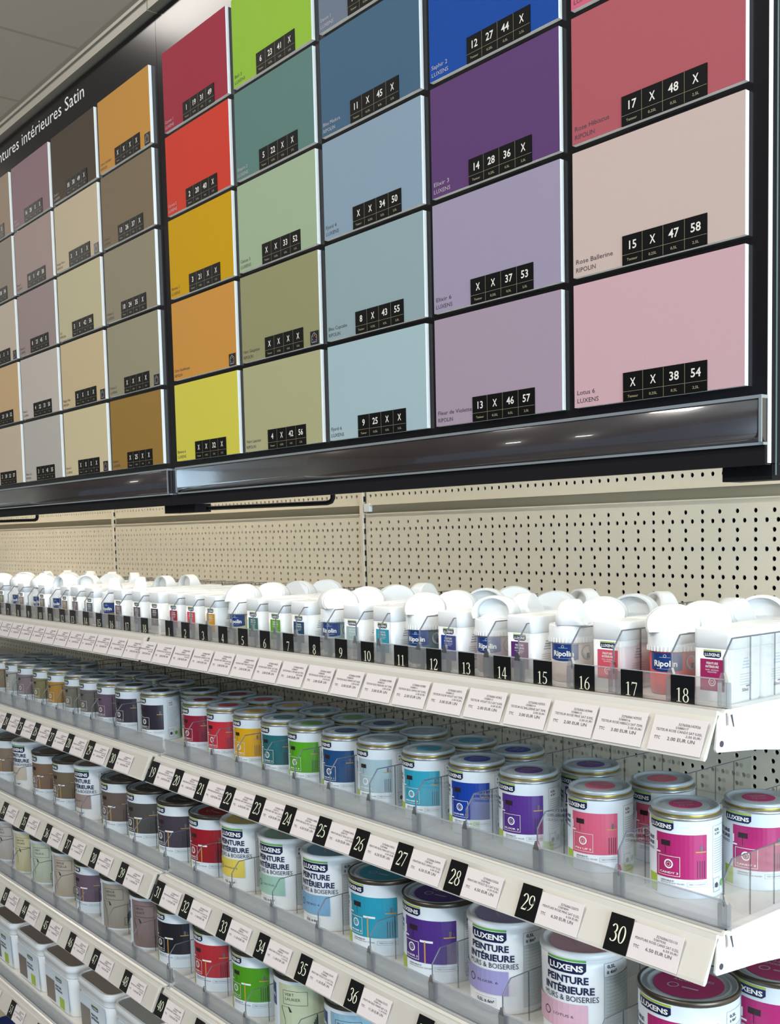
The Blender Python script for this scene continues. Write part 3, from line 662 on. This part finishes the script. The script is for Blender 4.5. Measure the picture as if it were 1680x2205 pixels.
# white plastic tub
TR = .0432
m_ = MB(); m_.lathe([(.0395, 0), (.0412, .0015), (.0418, .006), (TR, .084), (TR+.0004, .0955)], 48); TB = mesh_of(m_, 'tub', WHITEPL)
m_ = MB(); m_.lathe([(TR+.0004, .0945), (TR+.0016, .0955), (TR+.0016, .0990), (TR+.0002, .1012), (.0418, .1018), (.0405, .1012), (.0392, .0985), (.0375, .0982), (.0005, .0982)], 48); TL = mesh_of(m_, 'lid', WHITEPL)
TSTK = sticker(.0352, .0987, ('MURS-BOISERIES', 'RADIATEURS'))
def tub_label(name):
    m_ = MB(); f = cyl(TR+.0003); A = lambda d: TR*R(d)
    g = up(f, .0002); logo(m_, g, A(7), .0800, A(58), .0115, 1, 3, 2, 8)
    text(m_, 'PEINTURE', g, A(-23), .0700, .0072, 1, width=A(62), bold=.03); text(m_, 'INTÉRIEURE', g, A(-27), .0595, .0072, 1, width=A(74), bold=.03)
    text(m_, 'MURS & BOISERIES', g, A(-29), .0515, .0056, 1, width=A(82))
    rect(m_, f, A(-62), A(38), .0222, .0485, 0, 12, .0001)
    ring(m_, up(f, .0003), A(-23), .0358, .0045, .0010, 4, 20); text(m_, name, up(f, .0003), A(-12), .0343, .0026, 4, width=A(4.4*len(name)))
    frame(m_, g, A(-16), A(20), .0095, .0185, A(.4), 5, 4); text(m_, '0,5L ± 6m²', g, A(-13), .0125, .0034, 1, width=A(30), bold=.03)
    frame(m_, g, A(60), A(125), .0085, .0905, A(.5), 5, 8); frame(m_, g, A(60), A(125), .0760, .0905, A(.5), 5, 8)
    text(m_, '0,5L', g, A(65), .0850, .0034, 4, width=A(13), bold=.03); text(m_, '± 6m²', g, A(64), .0795, .0034, 4, width=A(17), bold=.03)
    rect(m_, f, A(60), A(125), .0085, .0760, 6, 8, .00005)
    for i in range(17): rect(m_, g, A(63), A(112-(i*29 % 23)), .0730-.0036*i, .0736-.0036*i, 5, 5)
    return mesh_of(m_, 'label', [PAPER, NAVY, GREEN, PRINTW, INK, PRINTG, PANELG])
_tl = {}
def tub(x, y, hx, name, label, rz=8):
    if name not in _tl: _tl[name] = tub_label(name)
    t = thing('paint_tub', label, 'paint tub', (x, y, DECK[2]), R(rz), 'white plastic tubs on the third shelf')
    link('tub', TB, t); l = link('lid', TL, t); link('lid_sticker', TSTK, l, rz=R(-rz-35), over={0: colour(hx, .4, 'sticker')})
    link('label', _tl[name], t, over={0: colour(hx, .45, 'label_print')})
# tin with the drawn-lamp print
def rip_label(l1, l2):
    m_ = MB(); f = cyl(BR_+.0002); A = lambda d: BR_*R(d)
    rect(m_, f, A(-38), A(75), .004, .0845, 0, 12, .0001)
    rect(m_, f, A(-72), A(-48), .048, .0800, 1, 5, .0002)
    g = up(f, .0003); text(m_, 'Ripolin', g, A(-50), .060, .007, 2, width=A(60), align='r', bold=.03)
    frame(m_, g, A(-27), A(19), .0560, .0760, A(.7), 3, 5)
    text(m_, l1, g, A(-23), .0685, .0040, 3, width=A(4.6*len(l1))); text(m_, l2, g, A(-23), .0620, .0040, 3, width=A(4.2*len(l2)))
    rect(m_, g, A(-31), A(-17), .0522, .0526, 3, 2); rect(m_, g, A(-24), A(-23.4), .020, .034, 3)
    for i in range(8): # thin lamp arm
        u = A(-31+7*i/8); v = .0522-.018*i/8; rect(m_, g, u, u+A(1.2), v-.0024, v, 3)
    m_.add([g(A(-17), .0536), g(A(-14), .0526), g(A(-9), .0460), g(A(-14), .0455)], [(0, 1, 2, 3)], 3)
    for i in range(5): rect(m_, g, A(26+2*i), A(28+2*i), .012+.004*i, .030+.003*i, 3)
    frame(m_, g, A(20), A(60), .010, .024, A(1), 3, 4); disc(m_, g, A(52), .048, A(11), 4, 14)
    return mesh_of(m_, 'label', [PAPER, RIPBLUE, PRINTW, mat('ink_drawing_print', '#2c4040', .5, noise=.02), mat('cream_vase_print', '#dcd8c8', .5, noise=.02)])
_rl = {}
def rip_tin(x, y, hx, l1, l2, label, rz=38):
    if (l1, l2) not in _rl: _rl[(l1, l2)] = rip_label(l1, l2)
    t = thing('paint_tin', label, 'paint tin', (x, y, DECK[3]), R(rz), 'large tins on the fourth shelf')
    bd = link('body', BB, t); link('rim', BRIM, bd); l = link('lid', BLID, t); link('label', _rl[(l1, l2)], t, over={0: colour(hx, .45, 'label_print')})

# second shelf: two rows of small tins
C2 = [('#b3256c', 'magenta', 'CANDY 3'), ('#d9607c', 'rose pink', 'PIN UP 5'), ('#57308a', 'purple', 'ELIXIR 3'), ('#0c3da0', 'royal blue', 'SAPHIR 2'), ('#2fa3bd', 'turquoise', 'MIAMI 3'), ('#a9c2ca', 'pale grey blue', 'FJORD 6'),
      ('#15497c', 'dark blue', 'FJORD 1'), ('#58a71c', 'apple green', 'BALI 3'), ('#20686e', 'teal', 'EMPIRE 2'), ('#e0a90c', 'golden yellow', 'BANANA 3'), ('#c92b38', 'bright red', 'CARMEN 2'), ('#931733', 'dark red', 'CARMEN 1')]
X2 = [.9124, .812, .715, .636, .554, .467, .391, .313, .246, .171, .094, .018]
B2 = [.9450, .836, .742, .633, .554, .466, .385, .317, .238, .166, .087, .008]
for i, (hx, wd, nm) in enumerate(C2):
    n = 30-i
    small_tin(X2[i], -.3235, hx, nm, 'small %s tin, front row above tag %d on second shelf, right bay' % (wd, n))
    small_tin(B2[i] if i == 0 else X2[i]+(B2[i]-X2[i]), -.2555, hx, nm, 'small %s tin, back row above tag %d on second shelf, right bay' % (wd, n), rz=31 if i == 0 else 27)
C2L = [('#2b2230', 'near-black', 'VENISE 1'), ('#372f3a', 'charcoal', 'ORAGE 1'), ('#6d5568', 'aubergine', 'PRUNE 2'), ('#6f6862', 'warm grey', 'GRANIT 3'), ('#7f7a68', 'olive grey', 'KAKI 2'), ('#b5883e', 'ochre', 'KARMA 1'),
       ('#8a8158', 'olive', 'KARMA 2'), ('#8e7c80', 'mauve grey', 'GRANIT 5'), ('#b5b1a8', 'light grey', 'PERLE 3'), ('#9c8468', 'tan', 'SABLE 2'), ('#a09880', 'stone', 'SABLE 4')]
X2L = [-.127, -.2244, -.299, -.376, -.446, -.530, -.605, -.690, -.762, -.832, -.90]
B2L = [-.081, -.196, -.288, -.372, -.452, None, -.604, -.690, -.768, -.842, None]
for i, (hx, wd, nm) in enumerate(C2L):
    n = 30-i; wt = 'above tag %d' % n
    small_tin(X2L[i], -.3235, hx, nm, 'small %s tin, front row %s on second shelf, left bay' % (wd, wt))
    if B2L[i] is not None: small_tin(B2L[i], -.2555 - (.018 if i == 0 else 0), hx, nm, 'small %s tin, back row %s on second shelf, left bay' % (wd, wt))
D2 = [(.993, 'at the right end of the second shelf')] + [(x, 'on second shelf, right bay, between tags %d and %d' % (29-i, 30-i)) for i, x in enumerate([.883, .783, .681, .599, .516, .436, .360, .288, .219, .150, .071])]
D2 += [(x, 'on the second shelf, left bay, left of the %s tin' % C2L[i][1]) for i, x in enumerate([-.172, -.268, -.343, -.421, -.491, -.574, -.650, -.733, -.805])]
for x, wt in D2: divider(x, 1, wt)

# third shelf
I3 = [(.911, 'M', '#b0256c', 'magenta', 'CANDY 3'), (.786, 'T', '#dfb3c2', 'pale pink', 'LOTUS 6'), (.676, 'T', '#a39ccb', 'lilac', 'ELIXIR 6'), (.564, 'M', '#4d2c80', 'purple', 'ELIXIR 3'), (.457, 'M', '#2599b4', 'turquoise', 'MIAMI 3'),
      (.351, 'T', '#7fabca', 'sky blue', 'FJORD 4'), (.245, 'T', '#9fc6b0', 'sage green', 'CACTUS 5'), (.140, 'T', '#e6cd58', 'yellow', 'BANANA 6'), (.044, 'M', '#9d1524', 'dark red', 'CARMEN 1'),
      (-.064, 'M', '#453c46', 'dark grey', 'ORAGE 1'), (-.175, 'M', '#504c48', 'graphite', 'GRANIT 1'), (-.279, 'M', '#6a5a50', 'brown', 'CACAO 2'), (-.399, 'T', '#a18c86', 'dusty mauve', 'ROSE 4'), (-.503, 'M', '#76664f', 'taupe', 'SABLE 2'),
      (-.610, 'M', '#806650', 'cocoa brown', 'CACAO 4'), (-.721, 'T', '#cfc2ac', 'cream', 'LIN 5'), (-.83, 'M', '#8a7764', 'tan', 'SABLE 3'), (-.935, 'T', '#c4b8a4', 'sand', 'LIN 3')]
for i, (x, kd, hx, wd, nm) in enumerate(I3):
    n = 39-i if i < 9 else 39-(i-9); bay = 'right' if i < 9 else 'left'
    lab = '%s %s on third shelf, %s bay, %s' % (wd, 'large tin' if kd == 'M' else 'plastic tub', bay, {0: 'at its right end, front row', 8: 'at its left end', 9: 'at its right end'}.get(i, 'next left of %s' % I3[i-1][3]))
    if kd == 'M': big_tin(x, -.317, 2, hx, nm, lab)
    else: tub(x, -.320, hx, nm, lab)
    if i in (0, 3, 4): big_tin(x + (.036 if i == 0 else .002), -.221, 2, hx, nm, '%s large tin standing behind its twin on the third shelf' % wd)
for i, (x, kd, hx, wd, nm) in enumerate(I3[:16]):
    divider(x-.0545, 2, 'on the third shelf, left of the %s %s' % (wd, 'tin' if kd == 'M' else 'tub'))
# fourth shelf
I4 = [(.394, 'R', '#8fb4c6', 'sky blue', 'BLEU', 'CUPCAKE'), (.272, 'R', '#c4cbaa', 'pale green', 'VERT', 'LAURIER'), (.157, 'M', '#4f9a18', 'apple green', 'BALI 3'), (.042, 'M', '#b62b35', 'red', 'CARMEN 2'), (-.082, 'M', '#1c1a22', 'black', 'EBENE 1'),
      (-.185, 'R', '#8c7672', 'rosy brown', 'BRUN', 'GLACÉ'), (-.305, 'R', '#a3988a', 'greige', 'BEIGE', 'CENDRE'), (-.420, 'M', '#6c5866', 'plum', 'PRUNE 2'), (-.533, 'R', '#bcae9c', 'beige', 'BEIGE', 'FICELLE'), (-.648, 'R', '#c2c6b0', 'pale olive', 'VERT', 'TILLEUL'),
      (-.746, 'R', '#d2c8a0', 'cream', 'JAUNE', 'IVOIRE'), (-.86, 'R', '#c0b6ae', 'light grey', 'GRIS', 'PERLE')]
for i, it in enumerate(I4):
    x, kd, hx, wd = it[:4]
    lab = '%s on fourth shelf, %s' % ('large %s tin' % wd if kd == 'M' else '%s tin with lamp drawing' % wd, 'rightmost in view' if i == 0 else 'next left of %s' % I4[i-1][3])
    if kd == 'M': big_tin(x, -.316, 3, hx, it[4], lab)
    else: rip_tin(x, -.316, hx, it[4], it[5], lab)
    divider(x-.0560, 3, 'on the fourth shelf, left of the %s tin' % wd)
# fifth shelf: white buckets
BKW, BKD, BKH = .148, .140, .103
def bucket_meshes():
    m1 = MB(); rings = []
    for z_, s_ in ((0, .88), (.004, .905), (.060, .95), (BKH-.020, .975)):
        ww = BKW*s_; dd = BKD*s_; rings.append((rrect(ww, dd, .022*s_, 5, (BKW-ww)/2, (BKD-dd)/2), z_))
    loft(m1, rings)
    m2 = MB(); rings = []
    for z_, s_ in ((BKH-.022, .995), (BKH-.020, 1.0), (BKH-.010, 1.0), (BKH-.009, 1.025), (BKH-.001, 1.025), (BKH, 1.01)):
        ww = BKW*s_; dd = BKD*s_; rings.append((rrect(ww, dd, .024*s_, 5, (BKW-ww)/2, (BKD-dd)/2), z_))
    loft(m2, rings)
    ww = BKW*1.0; o_ = rrect(ww, BKD, .024, 5); i_ = rrect(ww-.008, BKD-.008, .020, 5, .004, .004); n = len(o_)
    m2.add([(p[0], p[1], BKH+.003) for p in o_] + [(p[0], p[1], BKH+.003) for p in i_] + [(p[0], p[1], BKH) for p in o_] + [(p[0], p[1], BKH) for p in i_],
           [(k, (k+1) % n, n+(k+1) % n, n+k) for k in range(n)] + [(2*n+k, 2*n+(k+1) % n, (k+1) % n, k) for k in range(n)] + [(n+k, n+(k+1) % n, 3*n+(k+1) % n, 3*n+k) for k in range(n)], 0)
    m3 = MB(); p = rrect(ww-.010, BKD-.010, .019, 5, .005, .005); loft(m3, [(p, BKH), (p, BKH+.0012)])
    m4 = MB(); f = lambda u, v, l=0.0: (u, .0018+.0028*(1-v/.085)-l-.0005-.0012, v)
    rect(m4, f, .016, BKW-.018, .006, .078, 1)
    g = up(f, .0004); rect(m4, g, .018, .062, .010, .055, 0); rect(m4, g, .084, .107, .008, .030, 2)
    text(m4, 'PEINTURE', g, .066, .046, .0045, 3, width=.030, bold=.03); text(m4, 'INTÉRIEURE', g, .066, .039, .0045, 3, width=.034, bold=.03)
    logo(m4, g, .085, .060, .030, .007, 3, 1, 2)
    s_ = lambda u, v, l=0.0: (BKW-.0018-.0028*(1-v/.085)+l+.0017, u, v)
    rect(m4, s_, .020, .080, .010, .062, 0); text(m4, '2,5L', up(s_, .0004), .085, .050, .005, 3, width=.015)
    return [mesh_of(m1, 'bucket', WHITEPL), mesh_of(m2, 'lid', WHITEPL), mesh_of(m3, 'lid_panel', PAPER), mesh_of(m4, 'label', [PAPER, WHITELAB, LIME, NAVY])]
BK = bucket_meshes()
BX = [(-.264, '#8a8178', 'grey brown'), (-.437, '#85786e', 'taupe'), (-.590, '#7c7068', 'cocoa grey'), (-.748, '#70655c', 'dark taupe'), (-.908, '#7d6a5c', 'brown'), (-.101, '#9a9a98', 'mid grey'), (-1.02, '#6d625a', 'umber')]
for i, (x, hx, wd) in enumerate(BX):
    if i == 6: continue
    t = thing('paint_bucket', 'square white bucket with %s lid panel on the fifth shelf' % wd, 'paint bucket', (x-BKW-.040, -.362, DECK[4]), 0, 'square white buckets on the fifth shelf')
    link('bucket', BK[0], t, over={}); l = link('lid', BK[1], t); link('lid_panel', BK[2], l, over={0: colour(hx, .3, 'lid_panel')}); link('label', BK[3], t, over={0: colour(hx, .45, 'label_print')})
# navy tubs below
m1 = MB(); m1.lathe([(.070, 0), (.074, .004), (.082, .165), (.083, .17)], 36); m2 = MB(); m2.lathe([(.083, .168), (.086, .170), (.086, .178), (.083, .181), (.074, .181), (.072, .178), (.001, .178)], 36)
m3 = MB(); f = cyl(.0812); rect(m3, f, -.06, .06, .11, .118, 0, 10); rect(m3, f, -.06, .06, .09, .094, 0, 10)
NT = [mesh_of(m1, 'tub', mat('navy_plastic', '#15234e', .25, noise=.03)), mesh_of(m2, 'lid', mat('navy_lid_plastic', '#1a2a5c', .25, noise=.03)), mesh_of(m3, 'label', PRINTG)]
for x, wt in ((-.62, 'rightmost of the row'), (-.81, 'second of the row'), (-.99, 'leftmost of the row')):
    t = thing('paint_drum', 'round navy blue plastic drum on the base shelf at lower left, ' + wt, 'paint drum', (x, -.30, .165), 0, 'navy drums on the base shelf')
    link('drum', NT[0], t); link('lid', NT[1], t); link('label', NT[2], t)

# tags and tickets in the lower rails
def rail_tags(k, xs, tname, names, price, bay_of):
    for (n, x) in xs:
        s_ = 'r'+str(n)
        if s_ not in tmesh: tmesh[s_] = tag_mesh(str(n), .0250, .0325, .0155, .0085, 1.05)
        o = link('number_tag', tmesh[s_]); on_rail(o, x, ZT[k], .0402)
        bay = bay_of(x); tag(o, 'black tag numbered %d in the %s shelf rail, %s bay' % (n, tname, bay), 'number tag', 'black number tags in the %s shelf rail' % tname)
        key = (k, n)
        if key not in TK: TK[key] = ticket_mesh('3276006%06d' % (154000+n*37), '558%04d' % (7000+n*31), names[n % len(names)], price)
        o = link('price_ticket', TK[key]); on_rail(o, x+.0128+.0262, ZT[k], .0398)
        tag(o, 'price ticket right of tag %d in the %s shelf rail, %s bay' % (n, tname, bay), 'price ticket', 'price tickets in the %s shelf rail' % tname)
bayf = lambda x: 'right' if x > 0 else 'left'
N2 = {30: 'ROSE CAN3', 29: 'ROSE PIN5', 28: 'VIOLET EL3', 27: 'BLEU SAPH2', 26: 'BLEU MIA4', 25: 'BLEU FJO6', 24: 'BLEU FJO1', 23: 'VERT BAL3', 22: 'VERT EMP2', 21: 'JAUNE BAN3', 20: 'ROUGE CA2', 19: 'ROUGE CA1'}
names2 = ['PEINTURE %s SAT 0.25L' % N2.get(19 + (i - 19) % 12) for i in range(12)]
rail_tags(1, list(zip(range(30, 18, -1), [.908, .8, .697, .611, .535, .461, .387, .316, .241, .168, .096, .020])) + list(zip(range(30, 19, -1), [-.12, -.211, -.298, -.376, -.453, -.53, -.606, -.684, -.76, -.84, -.92])), 'second',
          ['PEINTURE %s SAT 0.25L' % N2[19 + (j-19) % 12] for j in range(12)], '6.50', bayf)
rail_tags(2, list(zip(range(39, 30, -1), [.86, .75, .640, .516, .412, .315, .218, .109, .022])) + list(zip(range(39, 31, -1), [-.104, -.213, -.323, -.421, -.534, -.646, -.75, -.86])), 'third',
          ['PEINTURE VIOLET EL3 SAT 0.5L', 'PEINTURE BLEU MIAMI SAT 0.5L', 'PEINTURE VERT CAC5 SAT 0.5L', 'PEINTURE ROSE LOT6 SAT 0.5L', 'PEINTURE ROUGE CA1 SAT 0.5L'], '11.30', bayf)
rail_tags(3, list(zip(range(40, 46), [.015, .130, .245, .36, .475, .59])) + list(zip(range(48, 41, -1), [-.108, -.229, -.333, -.449, -.559, -.665, -.78])), 'fourth', ['PEINTURE VERT LAURIER SAT 0.5L', 'PEINTURE BEIGE CENDRE SAT 0.5L'], '13.50', bayf)
rail_tags(4, list(zip(range(51, 55), [-.6623, -.5211, -.38, -.23])) + [(50, -.80)], 'fifth', ['PEINTURE BRUN GLACE SAT 2.5L', 'PEINTURE TAUPE SAT 2.5L'], '39.90', bayf)

# ------------------------------------------------------------------ header boards and colour swatches
PW, PH, TW, TH = .194333, .118634, .179164, .111527
PX0, PZ0, PY = .043766, 1.610293, -.3667
HD = {0: 'right', -1: 'left', -2: 'far left'}
def header(k):
    t = thing('header_board', 'tall black colour chart board above the %s bay' % HD[k], 'display board', (k, 0, 0), 0, 'black colour chart boards')
    m_ = MB(); m_.box(.0180, 1.0172, -.3615, -.3560, 1.5460, 2.262, 0); m_.add([], []); m_.build('board', BLACKBOARD, t)
    m_ = MB(); m_.box(1.0172, 1.0180, -.3612, -.3565, 1.5475, 2.262); m_.build('board_edge', WHITEEDGE if k == 0 else BLACKMETAL, t)
    m_ = MB(); m_.box(.0190, 1.0174, -.3558, -.335, 1.5475, 2.262, 0); 
    for a in (.03, .98): m_.box(a, a+.02, -.34, -.004, 2.05, 2.07, 0)
    m_.box(1.0174, 1.0178, -.350, -.348, 1.538, 2.262, 1); m_.build('rear_frame', [BLACKMETAL, GREENEDGE], t)
    # label holder with smoked cover
    h = thing('x', '', ''); bpy.data.objects.remove(h)
    m_ = MB(); m_.box(.0180, 1.0172, -.3645, -.3616, 1.5460, 1.5616, 0); b2 = m_.build('bottom_lip', BLACKMETAL, t)
    m_ = MB(); P = [(-.3619 - .0071*math.sin(R(9*j)), 1.5745 - .0103*math.cos(R(9*j))) for j in range(11)] + [(-.3690, 1.5975), (-.3685, 1.5985), (-.3616, 1.5985), (-.3616, 1.5642)]
    m_.prism(P, .0425, 1.0170)
    m_.sm = [len(q) == 4 for q in m_.f]; m_.build('label_holder', RAILCOVER, t)
    m_ = MB(); x0, x1 = .0420, 1.0175
    m_.box(x0, x1, -.3702, -.3616, 1.5985, 1.6012); m_.box(x0, x1, -.3672, -.3616, 1.5618, 1.5640); m_.box(x0, x0+.0025, -.3702, -.3688, 1.5640, 1.5985); m_.box(x1-.0025, x1, -.3702, -.3688, 1.5640, 1.5985)
    m_.build('holder_border', ALU, t)
    for a in (.0200, .9700):
        m_ = MB(); m_.box(a, a+.046, -.352, -.325, 1.5345, 1.5470); m_.build('hanging_bracket', BLACKMETAL, t)
    m_ = MB(); m_.tube([(.060, -.33, 1.5400), (.340, -.33, 1.5378), (.372, -.33, 1.5376), (.381, -.33, 1.5392), (.3845, -.33, 1.543), (.385, -.33, 1.556)], .0032, 10); m_.build('lever_bar', BLACKMETAL, t)
    return t
HB = {k: header(k) for k in (0, -1, -2)}
# printed title on the left board
m_ = MB(); f = lambda u, v, l=0.0: (u, -.3617-l, v)
text(m_, 'Peintures intérieures Satin', f, -.2360, 2.2272, .0212, 0, width=.462, align='r')
o = m_.build('title_lettering', PRINTW); o.parent = HB[-1]; o.location = (1, 0, 0); tag(o, 'white lettering')
for k in (0, -1, -2):
    m_ = MB(); m_.box(k+.0195, k+1.0165, -.374, -.350, 2.2655, 2.2835); m_.box(k+.0195, k+1.0165, -.377, -.372, 2.2800, 2.2850)
    tag(m_.build('top_trim', mat('trim_cream', '#a9a293', .4, noise=.02)), 'cream metal trim strip along the top of the %s header board' % HD[k], 'trim', 'cream trim strips')

m_ = MB(); m_.box(0, TW, 0, .0050, 0, TH, 0, side=1); BOARDME = mesh_of(m_, 'board', [PAPER, WHITEEDGE])
def sticker_mesh(c4, shift=0):
    m_ = MB(); x0, w_ = .0572, .0870; m_.box(x0, x0+w_, -.0008, 0, -.0003, .0250, 0); f = lambda u, v, l=0.0: (u, -.0009-l, v)
    for i in range(1, 4): rect(m_, f, x0+w_*i/4-.00012, x0+w_*i/4+.00012, 0, .0248, 2)
    rect(m_, f, x0, x0+w_, .0082, .0084, 2)
    for i, c in enumerate(c4):
        text(m_, c, f, x0+w_*(i+.5)/4, .0125, .0072, 1, width=.0052*len(c) if c != 'X' else .0055, align='c', bold=.015)
        text(m_, ('Testeur', '0,25L', '0,5L', '2,5L')[i], f, x0+w_*(i+.5)/4, .0028, .0022, 2, width=(.0115, .0085, .0066, .0066)[i], align='c')
    return mesh_of(m_, 'size_sticker', [STICKBLK, STICKTXT, mat('sticker_small_print', '#b5ac86', .5, noise=.01)])
_sm = {}
m_ = MB(); m_.box(.1600, .1768, -.0008, 0, .0005, .0165, 0); f = lambda u, v, l=0.0: (u, -.0009-l, v)
cols = ['#c04a3a', '#d09a3a', '#6fa04a', '#4a7ab0', '#8a5aa0', '#b04a7a']
m_.add([], [])
for j in range(6):
    a = j*math.pi/3+.3; disc(m_, f, .1684+.0036*math.cos(a), .0078+.0036*math.sin(a), .0009, 2+j, 8)
for p, q in (((.1632, .0030), (.1736, .0030)), ((.1736, .0030), (.1736, .0108)), ((.1736, .0108), (.1684, .0145)), ((.1684, .0145), (.1632, .0108)), ((.1632, .0108), (.1632, .0030))):
    dx, dz = q[0]-p[0], q[1]-p[1]; L = math.hypot(dx, dz); nx, nz = -dz/L*.0003, dx/L*.0003
    m_.add([f(p[0]-nx, p[1]-nz), f(q[0]-nx, q[1]-nz), f(q[0]+nx, q[1]+nz), f(p[0]+nx, p[1]+nz)], [(0, 1, 2, 3)], 1)
EMB = mesh_of(m_, 'house_emblem', [mat('emblem_black', '#1a1820', .35, noise=.05), PRINTG] + [colour(c, .5, 'emblem_dot') for c in cols])
LXN, RPN = 'LUXENS', 'RIPOLIN'
SW = [  # bay, column, row, colour, words, name, brand, numbers, emblem, ink
 (0, 1, 1, '#9a3040', 'crimson', 'Carmen 1', LXN, '1 19 31 49', 0, 1), (0, 1, 2, '#c93d2d', 'coral red', 'Carmen 2', LXN, '2 20 40 X', 0, 1), (0, 1, 3, '#c69704', 'mustard yellow', 'Banana 3', LXN, '3 21 X X', 0, 0),
 (0, 1, 4, '#c98f40', 'ochre orange', 'Ocre Guadeloupe', RPN, '', 1, 0), (0, 1, 5, '#d0c64c', 'lemon yellow', 'Banana 6', LXN, 'X X 32 X', 0, 0),
 (0, 2, 1, '#8fb73a', 'lime green', 'Bali 3', LXN, '6 23 41 X', 0, 0), (0, 2, 2, '#5c7c76', 'grey teal', 'Empire 2', LXN, '5 22 X X', 0, 1), (0, 2, 3, '#9cae8e', 'sage green', 'Cactus 5', LXN, 'X X 33 52', 0, 0),
 (0, 2, 4, '#918f68', 'olive green', 'Vert Gaspésie', RPN, 'X X X X', 1, 0), (0, 2, 5, '#aaa880', 'pale olive', 'Vert Laurier', RPN, '4 X 42 56', 0, 0),
 (0, 3, 1, '#6b7686', 'slate grey', 'Denim 1', LXN, 'X X X X', 0, 1), (0, 3, 2, '#44627a', 'denim blue', 'Bleu Madura', RPN, '11 X 45 X', 0, 1), (0, 3, 3, '#869bab', 'grey blue', 'Fjord 4', LXN, 'X X 34 50', 0, 0),
 (0, 3, 4, '#8ea2a6', 'grey cyan', 'Bleu Cupcake', RPN, '8 X 43 55', 0, 0), (0, 3, 5, '#a2b9be', 'pale sky blue', 'Fjord 6', LXN, '9 25 X X', 0, 0),
 (0, 4, 1, '#5a7aa0', 'mid blue', '', '', '', 0, 0), (0, 4, 2, '#124798', 'royal blue', 'Saphir 2', LXN, '12 27 44 X', 0, 1), (0, 4, 3, '#5c3c6c', 'deep purple', 'Elixir 3', LXN, '14 28 36 X', 0, 1), (0, 4, 4, '#9c92a8', 'lavender grey', 'Elixir 6', LXN, 'X X 37 53', 0, 0),
 (0, 4, 5, '#a492a2', 'dusty lilac', 'Fleur de Violette', RPN, '13 X 46 57', 0, 0),
 (0, 5, 2, '#d0607a', 'hot pink', 'Candy 3', LXN, '18 30 39 X', 0, 0), (0, 5, 3, '#ad5860', 'rosewood', 'Rose Hibiscus', RPN, '17 X 48 X', 0, 0), (0, 5, 4, '#c8b3aa', 'pale peach', 'Rose Ballerine', RPN, '15 X 47 58', 0, 0),
 (0, 5, 5, '#cba6ac', 'pale rose', 'Lotus 6', LXN, 'X X 38 54', 0, 0),
 (-1, 5, 1, '#c08a40', 'amber', 'Ocre Kalahari', RPN, 'X X X X', 1, 0), (-1, 5, 2, '#7b6b55', 'dark taupe', 'Orient 1', LXN, '13 26 37 X', 0, 0), (-1, 5, 3, '#8e866f', 'khaki grey', 'Orient 2', LXN, '10 24 35 X', 0, 0),
 (-1, 5, 4, '#968f76', 'stone grey', 'Orient 3', LXN, 'X X X X', 1, 0), (-1, 5, 5, '#967538', 'bronze', 'Karma 1', LXN, 'X 25 X X', 0, 0),
 (-1, 4, 1, '#4b4034', 'dark brown', 'Cacao 1', LXN, '18 30 49 X', 0, 1), (-1, 4, 2, '#c2b296', 'sand beige', 'Beige Paris', RPN, 'X X X X', 1, 0), (-1, 4, 3, '#bfb592', 'straw', 'Lin', RPN, '5 X 42 56', 0, 0),
 (-1, 4, 4, '#c9b48e', 'apricot beige', 'Beige Miel', RPN, 'X X X X', 1, 0), (-1, 4, 5, '#cfc09a', 'vanilla', 'Karma 5', LXN, 'X X X X', 1, 0),
 (-1, 3, 1, '#8e7278', 'dusky rose', 'Prune 4', LXN, '16 28 X X', 0, 1), (-1, 3, 2, '#a49088', 'rosy taupe', 'Rose 4', LXN, '15 X 47 58', 0, 0), (-1, 3, 3, '#9c8a86', 'mushroom', 'Granit 5', LXN, '8 23 45 X', 0, 0),
 (-1, 3, 4, '#c3b8ae', 'pearl', 'Perle 3', LXN, '4 22 33 50', 0, 0), (-1, 3, 5, '#b9b4ab', 'light grey', 'Blanc Lin', RPN, '3 X 41 55', 0, 0),
 (-1, 2, 1, '#9c8874', 'cocoa beige', 'Cacao 4', LXN, '17 X X X', 0, 0), (-1, 2, 2, '#948878', 'warm grey', 'Granit 4', LXN, '14 X 38 54', 0, 0), (-1, 2, 3, '#c3b4a0', 'shell beige', 'Sable 5', LXN, 'X X X X', 1, 0),
 (-1, 2, 4, '#cbaa80', 'caramel', 'Sable 3', LXN, 'X 23 34 52', 0, 0), (-1, 2, 5, '#c9b89e', 'oatmeal', 'Sable 6', LXN, '2 30 32 57', 0, 0)]
NMINK = [mat('dark_name_print', '#4a4048', .5, noise=.01), mat('light_name_print', '#b9b0b4', .5, noise=.01)]
RW = ['top', 'second', 'middle', 'fourth', 'bottom']
for (bay, c, r_, hx, wd, nm, br, nums, em, ink) in SW:
    x = PX0 + bay + (c-1)*PW; z_ = PZ0 + (5-r_)*PH
    t = thing('colour_swatch', '%s swatch panel, %s row of the %s colour board' % (wd, RW[r_-1], HD[bay]), 'colour swatch', (x, PY, z_), 0, 'painted swatch panels')
    link('board', BOARDME, t, over={0: mat('swatch_'+hx[1:], hx, .6, spec=.15, noise=.03, nscale=500, bump=.03)})
    if nm:
        m_ = MB(); f = lambda u, v, l=0.0: (u, -.0002-l, v)
        text(m_, nm, f, .0030, .0115, .0040, 0, width=.0031*len(nm)); text(m_, br, f, .0030, .0040, .0040, 0, width=.0260 if br == LXN else .0240)
        m_.build('name_print', NMINK[ink], t)
    if nums:
        if nums not in _sm: _sm[nums] = sticker_mesh(nums.split())
        link('size_sticker', _sm[nums], t)
    if em: link('house_emblem', EMB, t)
